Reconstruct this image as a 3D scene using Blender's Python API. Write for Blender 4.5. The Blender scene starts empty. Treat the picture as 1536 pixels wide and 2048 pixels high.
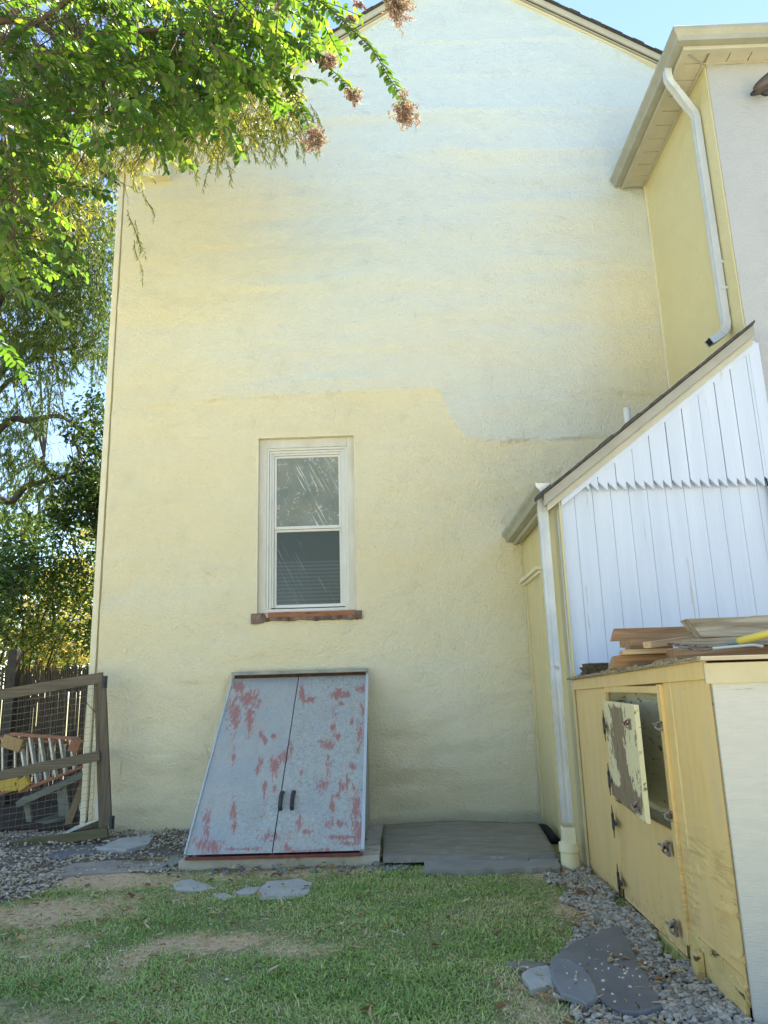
import bpy, bmesh, math, random
import numpy as np
from mathutils import Vector, Matrix

# ------------------------------------------------------------------ camera, world, sun, exposure
CAM = np.array([0.0, 0.0, 1.36])
F, PITCH, YAW, ROLL = 1492.0, math.radians(13.27), math.radians(.76), math.radians(-1.7)
def _axes(p, y, r):
    f = np.array([-math.sin(y), math.cos(y), 0.0]); z = np.array([0, 0, 1.0])
    fwd = f*math.cos(p) + z*math.sin(p); up = -f*math.sin(p) + z*math.cos(p); rt = np.cross(fwd, up)
    return rt*math.cos(r) + up*math.sin(r), -rt*math.sin(r) + up*math.cos(r), fwd
AX, BX, CX = _axes(PITCH, YAW, ROLL)
def px(x, y, axis, v):
    """the point where the photo's sight line (x, y) meets the plane axis = v"""
    i = 'xyz'.index(axis)
    d = AX*(x-768)/F - BX*(y-1024)/F + CX
    return CAM + d*((v - CAM[i])/d[i])
def topx(P):
    q = np.asarray(P, float) - CAM
    w = q@CX
    return 768 + F*(q@AX)/w, 1024 - F*(q@BX)/w

scene = bpy.context.scene
C = scene.collection
cd = bpy.data.cameras.new('camera'); cam = bpy.data.objects.new('camera', cd); C.objects.link(cam)
m = Matrix.Identity(4)
for i in range(3):
    m[i][0], m[i][1], m[i][2], m[i][3] = AX[i], BX[i], -CX[i], CAM[i]
cam.matrix_world = m
cd.sensor_fit = 'VERTICAL'; cd.sensor_height = 24; cd.lens = 24*F/2048
cd.clip_start = .05; cd.clip_end = 3000
scene.camera = cam

SUN_EL, SUN_AZ = math.radians(60), math.atan2(.5, .86)
w = bpy.data.worlds.new('World'); scene.world = w; w.use_nodes = True
nt = w.node_tree; bg = nt.nodes['Background']
sky = nt.nodes.new('ShaderNodeTexSky'); sky.sky_type = 'NISHITA'; sky.sun_disc = False
sky.sun_elevation = SUN_EL; sky.sun_rotation = SUN_AZ; sky.air_density = .8; sky.dust_density = .0; sky.ozone_density = 1.2
nt.links.new(sky.outputs[0], bg.inputs[0]); bg.inputs[1].default_value = .105
sl = bpy.data.lights.new('sun', 'SUN'); sun = bpy.data.objects.new('sun', sl); C.objects.link(sun)
sl.energy = 5.0; sl.angle = math.radians(.5); sl.color = (1, .95, .86)
sd = Vector((math.sin(SUN_AZ)*math.cos(SUN_EL), math.cos(SUN_AZ)*math.cos(SUN_EL), math.sin(SUN_EL)))
sun.rotation_euler = sd.to_track_quat('Z', 'Y').to_euler(); sun.location = (0, 0, 30)
scene.view_settings.view_transform = 'Standard'; scene.view_settings.look = 'None'
scene.view_settings.gamma = 1; scene.view_settings.exposure = 2.04
scene.view_settings.use_white_balance = True; scene.view_settings.white_balance_temperature = 7000; scene.view_settings.white_balance_tint = 9
scene.cycles.max_bounces = 6; scene.cycles.diffuse_bounces = 4; scene.cycles.transparent_max_bounces = 8
scene.cycles.transmission_bounces = 4

rng = np.random.default_rng(11); random.seed(7)

# ------------------------------------------------------------------ helpers
def noise2(x, y, seed=0):
    """smooth value noise, about -1..1"""
    x = np.asarray(x, float); y = np.asarray(y, float)
    xi = np.floor(x).astype(np.int64); yi = np.floor(y).astype(np.int64)
    fx = x-xi; fy = y-yi; fx = fx*fx*(3-2*fx); fy = fy*fy*(3-2*fy)
    def h(a, b):
        n = (a*374761393 + b*668265263 + seed*1442695041) & 0xFFFFFFFF
        n = ((n ^ (n >> 13))*1274126177) & 0xFFFFFFFF
        n = (n ^ (n >> 16)) & 0xFFFF
        return n/32767.5 - 1
    a = h(xi, yi); b = h(xi+1, yi); c = h(xi, yi+1); d = h(xi+1, yi+1)
    return (a*(1-fx)+b*fx)*(1-fy) + (c*(1-fx)+d*fx)*fy
def fbm(x, y, seed=0, o=4):
    s = 0; a = .5
    for k in range(o):
        s = s + a*noise2(x*2**k, y*2**k, seed+k*7); a *= .5
    return s
def sstep(a, b, x):
    t = np.clip((x-a)/(b-a), 0, 1); return t*t*(3-2*t)

def unit(v): return v/np.maximum(np.linalg.norm(v, axis=-1, keepdims=True), 1e-9)

def props(o, label=None, cat=None, group=None, kind=None):
    if label: o['label'] = label
    if cat: o['category'] = cat
    if group: o['group'] = group
    if kind: o['kind'] = kind
    return o
ROOTLOC = {}
def thing(name, loc, label, cat, group=None):
    o = bpy.data.objects.new(name, None); C.objects.link(o); o.location = loc; o.empty_display_size = .2
    ROOTLOC[o] = np.array(loc, float)
    return props(o, label, cat, group)
def origin_of(parent):
    if parent is None: return np.zeros(3)
    p = parent
    while p.parent: p = p.parent
    return ROOTLOC.get(p, np.array(p.location))
def mesh_obj(name, V, faces, mat, parent=None, smooth=False, attrs=None, bevel=0, origin=None):
    off = origin_of(parent) if parent else (np.array(origin, float) if origin is not None else np.zeros(3))
    V = np.asarray(V, float) - off
    me = bpy.data.meshes.new(name)
    if isinstance(faces, np.ndarray):
        nf, k = faces.shape
        me.vertices.add(len(V)); me.vertices.foreach_set('co', V.astype(np.float32).ravel())
        me.loops.add(nf*k); me.loops.foreach_set('vertex_index', faces.astype(np.int32).ravel())
        me.polygons.add(nf); me.polygons.foreach_set('loop_start', (np.arange(nf)*k).astype(np.int32))
        me.update(calc_edges=True)
    else:
        me.from_pydata([tuple(v) for v in V], [], faces); me.update()
    if attrs:
        for an, av in attrs.items():
            a = me.attributes.new(an, 'FLOAT', 'POINT'); a.data.foreach_set('value', np.asarray(av, np.float32))
    if smooth: me.polygons.foreach_set('use_smooth', np.ones(len(me.polygons), bool))
    for mm in (mat if isinstance(mat, (list, tuple)) else [mat]): me.materials.append(mm)
    o = bpy.data.objects.new(name, me); C.objects.link(o)
    if parent is not None: o.parent = parent
    elif origin is not None: o.location = origin
    if parent is None: ROOTLOC[o] = np.array(o.location)
    if bevel:
        b = o.modifiers.new('bevel', 'BEVEL'); b.width = bevel; b.segments = 2; b.limit_method = 'ANGLE'; b.angle_limit = .7
    return o

class MB:
    def __init__(s): s.v = []; s.f = []
    def add(s, V, Fs):
        n = len(s.v); s.v += [tuple(map(float, v)) for v in V]; s.f += [tuple(n+i for i in f) for f in Fs]; return s
    def box(s, x0, x1, y0, y1, z0, z1):
        return s.add([(x0,y0,z0),(x1,y0,z0),(x1,y1,z0),(x0,y1,z0),(x0,y0,z1),(x1,y0,z1),(x1,y1,z1),(x0,y1,z1)],
                     [(0,3,2,1),(4,5,6,7),(0,1,5,4),(1,2,6,5),(2,3,7,6),(3,0,4,7)])
    def obox(s, c, u, v, w, a, b, d):
        """box centred on c, half sizes a, b, d along unit axes u, v, w"""
        c, u, v, w = (np.array(q, float) for q in (c, u, v, w))
        P = [c + u*a*i + v*b*j + w*d*k for k in (-1, 1) for i, j in ((-1,-1),(1,-1),(1,1),(-1,1))]
        return s.add(P, [(0,3,2,1),(4,5,6,7),(0,1,5,4),(1,2,6,5),(2,3,7,6),(3,0,4,7)])
    def beam(s, p, q, wid, thk, up=(0,0,1)):
        p, q, up = (np.array(t, float) for t in (p, q, up))
        d = q-p; L = np.linalg.norm(d); d = d/L; sd_ = np.cross(d, up); sd_ /= np.linalg.norm(sd_); u2 = np.cross(sd_, d)
        return s.obox((p+q)/2, d, sd_, u2, L/2, wid/2, thk/2)
    def prism(s, poly, ext):
        """poly: list of 3-D points (planar), swept along vector ext"""
        n = len(poly); e = np.array(ext, float)
        P = [np.array(p, float) for p in poly] + [np.array(p, float)+e for p in poly]
        return s.add(P, [tuple(range(n))[::-1], tuple(range(n, 2*n))] + [(i, (i+1) % n, n+(i+1) % n, n+i) for i in range(n)])
    def tube(s, path, rad, n=6, cap=True, squash=None):
        path = np.array(path, float); k = len(path)
        rad = np.full(k, rad) if np.isscalar(rad) else np.array(rad)
        t = np.gradient(path, axis=0); t = unit(t)
        ref = np.array([0,0,1.0]) if abs(t[0][2]) < .9 else np.array([1.0,0,0])
        V = []; a = np.cross(ref, t[0]); a /= np.linalg.norm(a)
        for i in range(k):
            a = a - t[i]*(a@t[i]); a /= np.linalg.norm(a); b = np.cross(t[i], a)
            for j in range(n):
                th = 2*math.pi*(j+.5)/n
                V.append(path[i] + rad[i]*(a*math.cos(th) + b*math.sin(th)*(squash or 1)))
        Fs = [(i*n+j, i*n+(j+1) % n, (i+1)*n+(j+1) % n, (i+1)*n+j) for i in range(k-1) for j in range(n)]
        if cap: Fs += [tuple(range(n))[::-1], tuple((k-1)*n+j for j in range(n))]
        return s.add(V, Fs)
    def build(s, name, mat, parent=None, bevel=0, smooth=False, origin=None):
        return mesh_obj(name, s.v, s.f, mat, parent, smooth, None, bevel, origin)

def smoothpath(pts, n=8):
    """Catmull-Rom through pts"""
    P = np.array(pts, float); P = np.vstack([2*P[0]-P[1], P, 2*P[-1]-P[-2]]); out = []
    for i in range(1, len(P)-2):
        for t in np.linspace(0, 1, n, endpoint=False):
            a, b, c, d = P[i-1:i+3]
            out.append(.5*((2*b)+(-a+c)*t+(2*a-5*b+4*c-d)*t*t+(-a+3*b-3*c+d)*t**3))
    out.append(P[-2]); return np.array(out)

# ------------------------------------------------------------------ materials
def new_mat(name):
    m = bpy.data.materials.new(name); m.use_nodes = True
    t = m.node_tree; return m, t, t.nodes['Principled BSDF']
def N(t, kind, **kw):
    n = t.nodes.new('ShaderNode'+kind)
    for k, v in kw.items():
        if k.startswith('i_'): n.inputs[k[2:].replace('_', ' ')].default_value = v
        else: setattr(n, k, v)
    return n
def ramp(t, src, stops, interp='LINEAR'):
    r = t.nodes.new('ShaderNodeValToRGB'); r.color_ramp.interpolation = interp
    e = r.color_ramp.elements
    while len(e) < len(stops): e.new(.5)
    for k, (p, c) in enumerate(stops):
        e[k].position = p; e[k].color = (*c, 1) if len(c) == 3 else c
    t.links.new(src, r.inputs[0]); return r.outputs[0]
def coords(t, scale=(1,1,1), rot=(0,0,0)):
    tc = t.nodes.new('ShaderNodeTexCoord'); mp = t.nodes.new('ShaderNodeMapping')
    mp.inputs['Scale'].default_value = scale; mp.inputs['Rotation'].default_value = rot
    t.links.new(tc.outputs['Object'], mp.inputs[0]); return mp.outputs[0]
def rcoords(t, rot, scale):
    a = coords(t, (1,1,1), rot); mp = t.nodes.new('ShaderNodeMapping'); mp.inputs['Scale'].default_value = scale
    t.links.new(a, mp.inputs[0]); return mp.outputs[0]
def noise(t, co, scale, detail=4, rough=.55, dist=0):
    n = t.nodes.new('ShaderNodeTexNoise'); n.inputs['Scale'].default_value = scale; n.inputs['Detail'].default_value = detail
    n.inputs['Roughness'].default_value = rough; n.inputs['Distortion'].default_value = dist
    t.links.new(co, n.inputs['Vector']); return n.outputs['Fac']
def mix(t, fac, a, b, mode='MIX'):
    n = t.nodes.new('ShaderNodeMix'); n.data_type = 'RGBA'; n.blend_type = mode
    for sock, v in ((n.inputs[0], fac), (n.inputs[6], a), (n.inputs[7], b)):
        if hasattr(v, 'is_linked') or isinstance(v, bpy.types.NodeSocket): t.links.new(v, sock)
        elif isinstance(v, (int, float)): sock.default_value = v
        else: sock.default_value = (*v, 1) if len(v) == 3 else v
    return n.outputs[2]
def mth(t, op, a, b=None, clamp=False):
    n = t.nodes.new('ShaderNodeMath'); n.operation = op; n.use_clamp = clamp
    for sock, v in ((n.inputs[0], a), (n.inputs[1], b)):
        if v is None: continue
        if isinstance(v, (int, float)): sock.default_value = v
        else: t.links.new(v, sock)
    return n.outputs[0]
def bump(t, bsdf, h, strength=.3, dist=.01, prev=None):
    b = t.nodes.new('ShaderNodeBump'); b.inputs['Strength'].default_value = strength; b.inputs['Distance'].default_value = dist
    t.links.new(h, b.inputs['Height'])
    if prev is not None: t.links.new(prev, b.inputs['Normal'])
    t.links.new(b.outputs[0], bsdf.inputs['Normal']); return b.outputs[0]
def simple(name, c1, c2=None, scale=6, stretch=(1,1,1), rough=.6, bs=.25, bscale=40, bd=.004, metal=0, spots=None, spot_at=.62, spot_scale=9, spec=.5, dist=0):
    """two-tone noise paint with optional stains of a third colour"""
    m, t, b = new_mat(name)
    co = coords(t, stretch)
    n = noise(t, co, scale, 5, .6, dist)
    col = ramp(t, n, [(.32, c1), (.68, c2 or c1)])
    if spots:
        n2 = noise(t, co, spot_scale, 6, .65)
        f = ramp(t, n2, [(spot_at, (0,0,0)), (spot_at+.05, (1,1,1))])
        col = mix(t, f, col, spots)
    t.links.new(col, b.inputs['Base Color'])
    b.inputs['Roughness'].default_value = rough; b.inputs['Metallic'].default_value = metal
    b.inputs['Specular IOR Level'].default_value = spec
    bump(t, b, noise(t, co, bscale, 4), bs, bd)
    return m
def wood(name, c1, c2, axis=0, dens=14, rough=.75, knots=False, bs=.4):
    """grain running along axis"""
    m, t, b = new_mat(name)
    s = [dens*3]*3; s[axis] = dens*.12
    co = coords(t, s); n = noise(t, co, 1, 6, .6, 1.2)
    s2 = [4]*3; s2[axis] = .8
    n2 = noise(t, coords(t, s2), 1, 3)
    col = ramp(t, n, [(.36, c1), (.62, c2)])
    col = mix(t, mth(t, 'MULTIPLY', n2, .55), col, tuple(v*.55 for v in c1))
    t.links.new(col, b.inputs['Base Color']); b.inputs['Roughness'].default_value = rough
    bump(t, b, n, bs, .003)
    return m

def stucco(name, base, tone, rough=.42, worms=1.0, seed=0, scale=1.0, rbump=1.0, coat_and_sheen=None):
    m, t, b = new_mat(name)
    tc = t.nodes.new('ShaderNodeTexCoord'); mp = t.nodes.new('ShaderNodeMapping'); mp.inputs['Location'].default_value = (seed, seed*.7, seed*1.3)
    t.links.new(tc.outputs['Object'], mp.inputs[0]); co = mp.outputs[0]
    broad = noise(t, co, .9, 5, .6)
    col = ramp(t, broad, [(.3, base), (.72, tone)])
    fine = noise(t, co, 14, 6, .65)
    col = mix(t, mth(t, 'MULTIPLY', mth(t, 'SUBTRACT', fine, .45, True), .16), col, tuple(c*.6 for c in base))
    dirt = noise(t, co, 120, 2, .5)
    f = ramp(t, dirt, [(.735, (0,0,0)), (.76, (1,1,1))])
    col = mix(t, mth(t, 'MULTIPLY', f, .35), col, (.25, .2, .13))
    t.links.new(col, b.inputs['Base Color'])
    rn = noise(t, co, 2.2, 4)
    t.links.new(ramp(t, rn, [(.3, (rough-.07,)*3), (.7, (rough+.10,)*3)]), b.inputs['Roughness'])
    # grain, trowel ridges (thin curls where a distorted noise crosses its mean) and soft lumps
    grain = noise(t, co, 48*scale, 6, .68)
    lump = noise(t, co, 6*scale, 5, .62)
    wv = noise(t, co, 5.5*scale, 6, .62, .5)
    ridge = mth(t, 'SUBTRACT', 1, mth(t, 'MULTIPLY', mth(t, 'ABSOLUTE', mth(t, 'SUBTRACT', wv, .5)), 90, True), True)
    mask = ramp(t, noise(t, co, 4.3, 4, .7), [(.52, (0,0,0)), (.60, (1,1,1))])
    ridge = mth(t, 'MULTIPLY', ridge, mask)
    h = mth(t, 'ADD', mth(t, 'MULTIPLY', grain, .34), mth(t, 'MULTIPLY', lump, .62))
    h = mth(t, 'ADD', h, mth(t, 'MULTIPLY', ridge, .055*worms))
    bump(t, b, h, 1.0*rbump, .060)
    b.inputs['Coat Weight'].default_value = .35; b.inputs['Coat Roughness'].default_value = .28
    if coat_and_sheen:
        at = N(t, 'Attribute', attribute_name='coat_and_sheen')
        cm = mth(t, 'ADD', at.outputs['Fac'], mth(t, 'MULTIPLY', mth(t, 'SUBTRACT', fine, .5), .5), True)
        t.links.new(mix(t, cm, col, coat_and_sheen), b.inputs['Base Color'])
    return m

def leaf_mat(name, dark, mid, light, trans=.5, rough=.45, spec=.4, warm=(2.35, 2.2, .85)):
    m, t, b = new_mat(name)
    a = t.nodes.new('ShaderNodeAttribute'); a.attribute_name = 'tint'
    col = ramp(t, a.outputs['Fac'], [(0, dark), (.55, mid), (1, light)])
    t.links.new(col, b.inputs['Base Color']); b.inputs['Roughness'].default_value = rough
    b.inputs['Specular IOR Level'].default_value = spec
    tr = t.nodes.new('ShaderNodeBsdfTranslucent')
    tcol = mix(t, 1.0, col, warm, 'MULTIPLY'); t.links.new(tcol, tr.inputs[0])
    ms = t.nodes.new('ShaderNodeMixShader'); ms.inputs[0].default_value = trans
    t.links.new(b.outputs[0], ms.inputs[1]); t.links.new(tr.outputs[0], ms.inputs[2])
    t.links.new(ms.outputs[0], t.nodes['Material Output'].inputs[0])
    return m

M = {}
M['stucco'] = stucco('pale_yellow_stucco', (.85, .745, .465), (.89, .80, .535), coat_and_sheen=(.67, .775, .82))
M['stucco_wing'] = stucco('yellow_stucco', (.70, .62, .33), (.76, .68, .38), worms=.5, seed=5, rbump=.6)
M['trim_y'] = simple('cream_trim', (.72,.66,.46), (.78,.72,.53), rough=.45, bs=.15)
M['white'] = simple('white_paint', (.56,.54,.46), (.68,.66,.59), scale=4, stretch=(2,1,.5), rough=.45, bs=.3, bscale=26, spots=(.36,.31,.24), spot_at=.67, spot_scale=18)
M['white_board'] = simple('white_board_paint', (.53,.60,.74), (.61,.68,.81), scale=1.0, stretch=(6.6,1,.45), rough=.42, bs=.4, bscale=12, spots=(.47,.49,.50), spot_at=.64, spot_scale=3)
M['vinyl'] = simple('white_vinyl', (.66,.66,.62), (.72,.72,.68), rough=.3, bs=.03)
M['beige'] = simple('taupe_fascia', (.31,.30,.26), (.38,.37,.32), scale=3, stretch=(1,1,2), rough=.5, bs=.1)
M['beige_l'] = simple('light_fascia', (.43,.42,.35), (.50,.49,.41), scale=3, rough=.45, bs=.08)
M['gutter'] = simple('gutter_paint', (.29,.29,.235), (.36,.36,.30), scale=5, rough=.38, bs=.05, spots=(.32,.30,.23), spot_at=.66, spot_scale=7)
M['soffit'] = simple('soffit_paint', (.46,.43,.34), (.52,.49,.39), rough=.5, bs=.05)
M['spout'] = simple('downspout_paint', (.47,.52,.57), (.57,.61,.65), scale=5, stretch=(1,1,.5), rough=.3, bs=.1, spots=(.52,.52,.50), spot_at=.60, spot_scale=6)
M['shingle'] = simple('shingle', (.035,.033,.034), (.09,.085,.08), scale=30, rough=.9, bs=.6, bscale=80)
M['oldwood'] = wood('weathered_wood', (.10,.08,.052), (.22,.18,.12), 0)
M['oldwood_z'] = wood('weathered_wood_upright', (.10,.08,.052), (.22,.18,.12), 2)
M['slate'] = simple('slate', (.15,.145,.115), (.26,.25,.21), scale=3, stretch=(1,3.4,1), rough=.55, bs=.7, bscale=14, bd=.01, spots=(.29,.29,.25), spot_at=.60, spot_scale=6)
M['slate_l'] = simple('pale_flagstone', (.34,.36,.34), (.48,.49,.45), scale=5, rough=.7, bs=.5, bscale=18, spots=(.17,.16,.12), spot_at=.60, spot_scale=10)
M['slate_b'] = simple('blue_slate', (.11,.12,.13), (.18,.19,.205), scale=3, rough=.5, bs=.35, bscale=16, spots=(.24,.26,.29), spot_at=.70, spot_scale=12)
M['concrete'] = simple('concrete', (.42,.40,.33), (.55,.53,.46), scale=6, rough=.85, bs=.6, bscale=25, spots=(.25,.20,.11), spot_at=.56, spot_scale=5)
M['dark'] = simple('dark_metal', (.025,.027,.03), (.06,.06,.065), scale=20, rough=.5, bs=.2, metal=.4)
M['black'] = simple('dark_void', (.012,.012,.011), (.02,.02,.018), rough=.9)
M['galv'] = simple('galvanised_steel', (.20,.19,.17), (.42,.40,.36), scale=40, rough=.5, bs=.4, metal=.5, spots=(.14,.05,.03), spot_at=.50, spot_scale=40)
M['box_y'] = simple('box_yellow_paint', (.68,.50,.21), (.76,.58,.28), scale=3, stretch=(1,2.2,.5), rough=.5, bs=.3, bscale=26, spots=(.50,.40,.20), spot_at=.64, spot_scale=3.2)
M['box_y2'] = simple('box_green_yellow_paint', (.62,.53,.27), (.72,.60,.32), scale=4, stretch=(1,2,.4), rough=.5, bs=.3, bscale=26)
M['box_white'] = simple('plywood_white_paint', (.44,.445,.43), (.48,.485,.465), scale=5, stretch=(1,1,7), rough=.5, bs=.6, bscale=26, bd=.008, spots=(.33,.33,.29), spot_at=.67, spot_scale=2.6)
M['pine'] = wood('fresh_pine', (.52,.33,.16), (.78,.58,.35), 0, 8)
M['pine_d'] = wood('brown_pine', (.30,.15,.065), (.60,.37,.19), 0, 8)
M['greywood'] = wood('grey_pine', (.24,.18,.11), (.72,.62,.47), 0, 7, bs=.3)
M['rot'] = simple('rotten_wood', (.05,.035,.022), (.16,.11,.065), scale=25, rough=.95, bs=1, bscale=50, bd=.01)
M['crust'] = simple('debris_crust', (.12,.09,.05), (.42,.34,.2), scale=40, rough=.95, bs=1, bscale=60, bd=.01)
M['rust'] = simple('rusty_red_primer', (.22,.045,.03), (.34,.08,.055), scale=14, rough=.7, bs=.3)
M['bark'] = simple('bark', (.055,.038,.028), (.12,.085,.06), scale=12, stretch=(1,1,.4), rough=.9, bs=.7, bscale=24, bd=.01)
M['bark_d'] = simple('dark_bark', (.035,.03,.025), (.08,.07,.055), scale=12, rough=.9, bs=.6, bscale=24, bd=.01)

# ------------------------------------------------------------------ ground
def grid_lines(a, b, step, far):
    n = int(round((b-a)/step)); c = np.linspace(a, b, n+1)
    out = [.6, 1.6, 4, 9, 20, 45, 110, 300, far]
    return np.concatenate([(a-np.array(out))[::-1], c, b+np.array(out)])
GX = grid_lines(-7, 4.5, .04, 900); GY = grid_lines(.4, 9.6, .04, 900)
# zone masks in the lawn: polygons from the photo laid on the ground
def poly_px(pts): return np.array([px(a, b, 'z', 0)[:2] for a, b in pts])
def inside(poly, x, y):
    c = np.zeros(np.shape(x), bool); n = len(poly)
    for i in range(n):
        x1, y1 = poly[i]; x2, y2 = poly[(i+1) % n]
        if y1 == y2: continue
        c ^= ((y1 > y) != (y2 > y)) & (x < (x2-x1)*(y-y1)/(y2-y1)+x1)
    return c
def wob(x, y, s=.06): return x + s*noise2(x*6, y*6, 3)+.5*s*noise2(x*17, y*17, 5), y + s*noise2(x*6, y*6, 4)+.5*s*noise2(x*17, y*17, 6)
P_GR = np.vstack([poly_px([(1098,1748),(1150,1738),(1200,1760),(1500,2046),(1640,2190)]), [(1.42, 2.2), (.62, 2.2)],
                  poly_px([(1190,2046),(1120,1990),(1120,1930),(1165,1860),(1150,1800)])])
P_GL = np.vstack([[(-6.5, 8.35), (-3.25, 8.35), (-3.2, 8.0), (-1.6, 8.0)], poly_px([(405,1718),(360,1745),(170,1742),(100,1770),(0,1812),(-200,1880)]), [(-6.5, 4.2)]])
P_GW = np.array([(-3.3, 7.3), (-1.5, 7.3), (-1.5, 8.05), (-3.3, 8.05)])
def gmask(x, y):
    xx, yy = wob(x, y)
    right = inside(P_GR, xx, yy); left = inside(P_GL, xx, yy)
    return right, left
def soilmask(x, y):
    """bare earth: 1 bare .. 0 full grass"""
    d = np.zeros_like(x)
    for (a, b, rx, ry, s) in [(100,1825,240,42,.9),(40,1890,150,45,.7),(560,1895,120,22,.55),(660,1895,70,20,.55),(270,1925,60,60,.5),(1180,1830,90,70,.6),
                              (560,1740,280,26,.8),(1120,1740,120,20,.7),(420,1890,200,30,.7),(1060,2010,120,60,.5),(150,1760,300,24,.9),(90,2030,120,50,.45)]:
        c = px(a, b, 'z', 0); ex = px(a+rx, b, 'z', 0)[0]-c[0]; ey = px(a, b-ry, 'z', 0)[1]-c[1]
        d = np.maximum(d, s*np.exp(-(((x-c[0])/ex)**2+((y-c[1])/ey)**2)*1.2))
    return np.clip(d + .38*fbm(x*3.2, y*3.2, 21) - .02, 0, 1)
gx, gy = np.meshgrid(GX, GY)
near = (gx > -7) & (gx < 4.5) & (gy > .4) & (gy < 9.6)
r_, l_ = gmask(gx, gy)
gz = np.where(near, .012*fbm(gx*1.4, gy*1.4, 1)+.006*noise2(gx*9, gy*9, 2), 0) - .004
edge = np.clip(np.minimum.reduce([gx+7, 4.5-gx, gy-.4, 9.6-gy])/.5, 0, 1)
gz = np.where(near, gz*edge, 0)
nx, ny = len(GX), len(GY)
idx = np.arange(nx*ny).reshape(ny, nx)
gf = np.stack([idx[:-1, :-1], idx[:-1, 1:], idx[1:, 1:], idx[1:, :-1]], -1).reshape(-1, 4)
soil = soilmask(gx, gy); soil = np.where(near, soil, .25)
mg, t, b = new_mat('lawn_soil')
co = coords(t)
at = N(t, 'Attribute', attribute_name='soil'); ag = N(t, 'Attribute', attribute_name='stone')
n1 = noise(t, co, 22, 7, .7); n2 = noise(t, co, 3, 4)
earth = ramp(t, n1, [(.3, (.34,.23,.13)), (.5, (.62,.44,.27)), (.72, (.72,.56,.37))])
green = ramp(t, noise(t, co, 45, 5, .7), [(.3, (.18,.17,.075)), (.7, (.32,.32,.15))])
f = ramp(t, mth(t, 'ADD', at.outputs['Fac'], mth(t, 'MULTIPLY', mth(t, 'SUBTRACT', n1, .5), .9)), [(.28, (0,0,0)), (.55, (1,1,1))])
col = mix(t, f, green, earth)
peb = ramp(t, noise(t, co, 60, 3), [(.35, (.08,.07,.055)), (.65, (.24,.21,.17))])
col = mix(t, ag.outputs['Fac'], col, peb)
t.links.new(col, b.inputs['Base Color']); b.inputs['Roughness'].default_value = .95
bump(t, b, n1, .8, .02)
g = mesh_obj('ground', np.stack([gx, gy, gz], -1).reshape(-1, 3), gf, mg, smooth=True, attrs={'soil': soil.ravel(), 'stone': (r_ | l_ | ((gx < -2.9) & (gy > 8.1) & (gy < 16))).astype(float).ravel()})  # pebble tone behind the gate also darkens the ground in place of shade
props(g, kind='structure')
def gzat(x, y): return .012*fbm(x*1.4, y*1.4, 1)+.006*noise2(x*9, y*9, 2)-.004

# added unseen pale slab behind the camera, bouncing warm sunlight onto the wall
pm_ = MB(); pm_.box(-9, 10, -13, 1.0, -.06, .03); o = pm_.build('bounce_slab', simple('bounce_slab_pale', (.60,.54,.43), (.70,.64,.52), scale=2, rough=.85, bs=.3), None, bevel=.01); props(o, kind='structure')

# ------------------------------------------------------------------ main house (gable end)
HX0, HX1, HC, SL = -3.19, 5.35, 1.08, .652
ZA = 10.54                                   # underside of the roof at the ridge
def rz(x): return ZA - SL*abs(x-HC)
house = thing('house', (HC, 12, 0), 'two storey gabled house with pale yellow stucco end wall and one sash window', 'house')
WX0, WX1, WZ0, WZ1 = -1.50, -.425, 2.17, 4.15  # window opening
LED = [([(270,818),(400,803),(560,795),(700,785),(868,778),(884,788),(900,835),(932,878),(1000,884),(1222,876)], 9, .5),
       ([(330,498),(500,492),(640,488),(745,481),(790,479)], 4, .35), ([(430,580),(600,570),(740,560),(900,568),(1150,574)], 4, .4),
       ([(560,250),(690,234),(870,222),(1250,214)], 6, .4), ([(700,318),(850,303),(1000,301),(1245,292)], 6, .35),
       ([(650,102),(870,86),(1040,82),(1160,84),(1290,112)], 6, .4), ([(740,162),(860,155),(1050,152),(1280,158)], 4, .3),
       ([(520,712),(770,702),(935,694),(990,700)], 4, .25), ([(790,640),(960,634),(1110,640)], 2.5, .25), ([(1120,792),(1180,786),(1330,790)], 5, .3),
       ([(300,1375),(345,1362),(420,1368)], 3, .2), ([(780,1285),(830,1280),(860,1284)], 1.5, .1), ([(270,420),(420,404),(700,398)], 2.5, .4),
       ([(640,1000),(760,985),(1010,1010)], 2.0, .3), ([(480,782),(580,768),(700,757),(765,752)], 7, .10)]
xs = np.unique(np.concatenate([np.arange(HX0, 4.4, .022), [WX0, WX1, HX0, 4.4]]))
xs = xs[np.concatenate([[True], np.diff(xs) > .004])]
xs[np.argmin(abs(xs-WX0))] = WX0; xs[np.argmin(abs(xs-WX1))] = WX1
zs = np.arange(-.06, ZA+.02, .022); zs[np.argmin(abs(zs-WZ0))] = WZ0; zs[np.argmin(abs(zs-WZ1))] = WZ1
X, Z = np.meshgrid(xs, zs)
H = .018*fbm(X*.7, Z*1.8, 31, 3) + .022*fbm(X*.7+3, Z*3.6, 37, 3) + .0034*fbm(X*8, Z*12, 41, 3)
for pts, amp, dec in LED:
    w_ = np.array([px(a, b_, 'y', 8.0) for a, b_ in pts]); ex = w_[:, 0]
    zl = np.interp(X, ex, w_[:, 2]) + .010*noise2(X*14, Z*0+pts[0][0], 9) + .012*noise2(X*4, Z*0+pts[0][0], 10)
    taper = sstep(ex[0]-.1, ex[0]+.35, X)*(1-sstep(ex[-1]-.35, ex[-1]+.1, X))
    d = Z - zl
    H += taper*(amp+1.5)*.0031*np.where(d > 0, np.exp(-d/dec), 0)*sstep(-.010, .010, d)*(.75+.5*noise2(X*3, Z*3, pts[0][1]))
dw = np.hypot(np.maximum(np.maximum(WX0-X, X-WX1), 0), np.maximum(np.maximum(WZ0-Z, Z-WZ1), 0))
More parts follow.
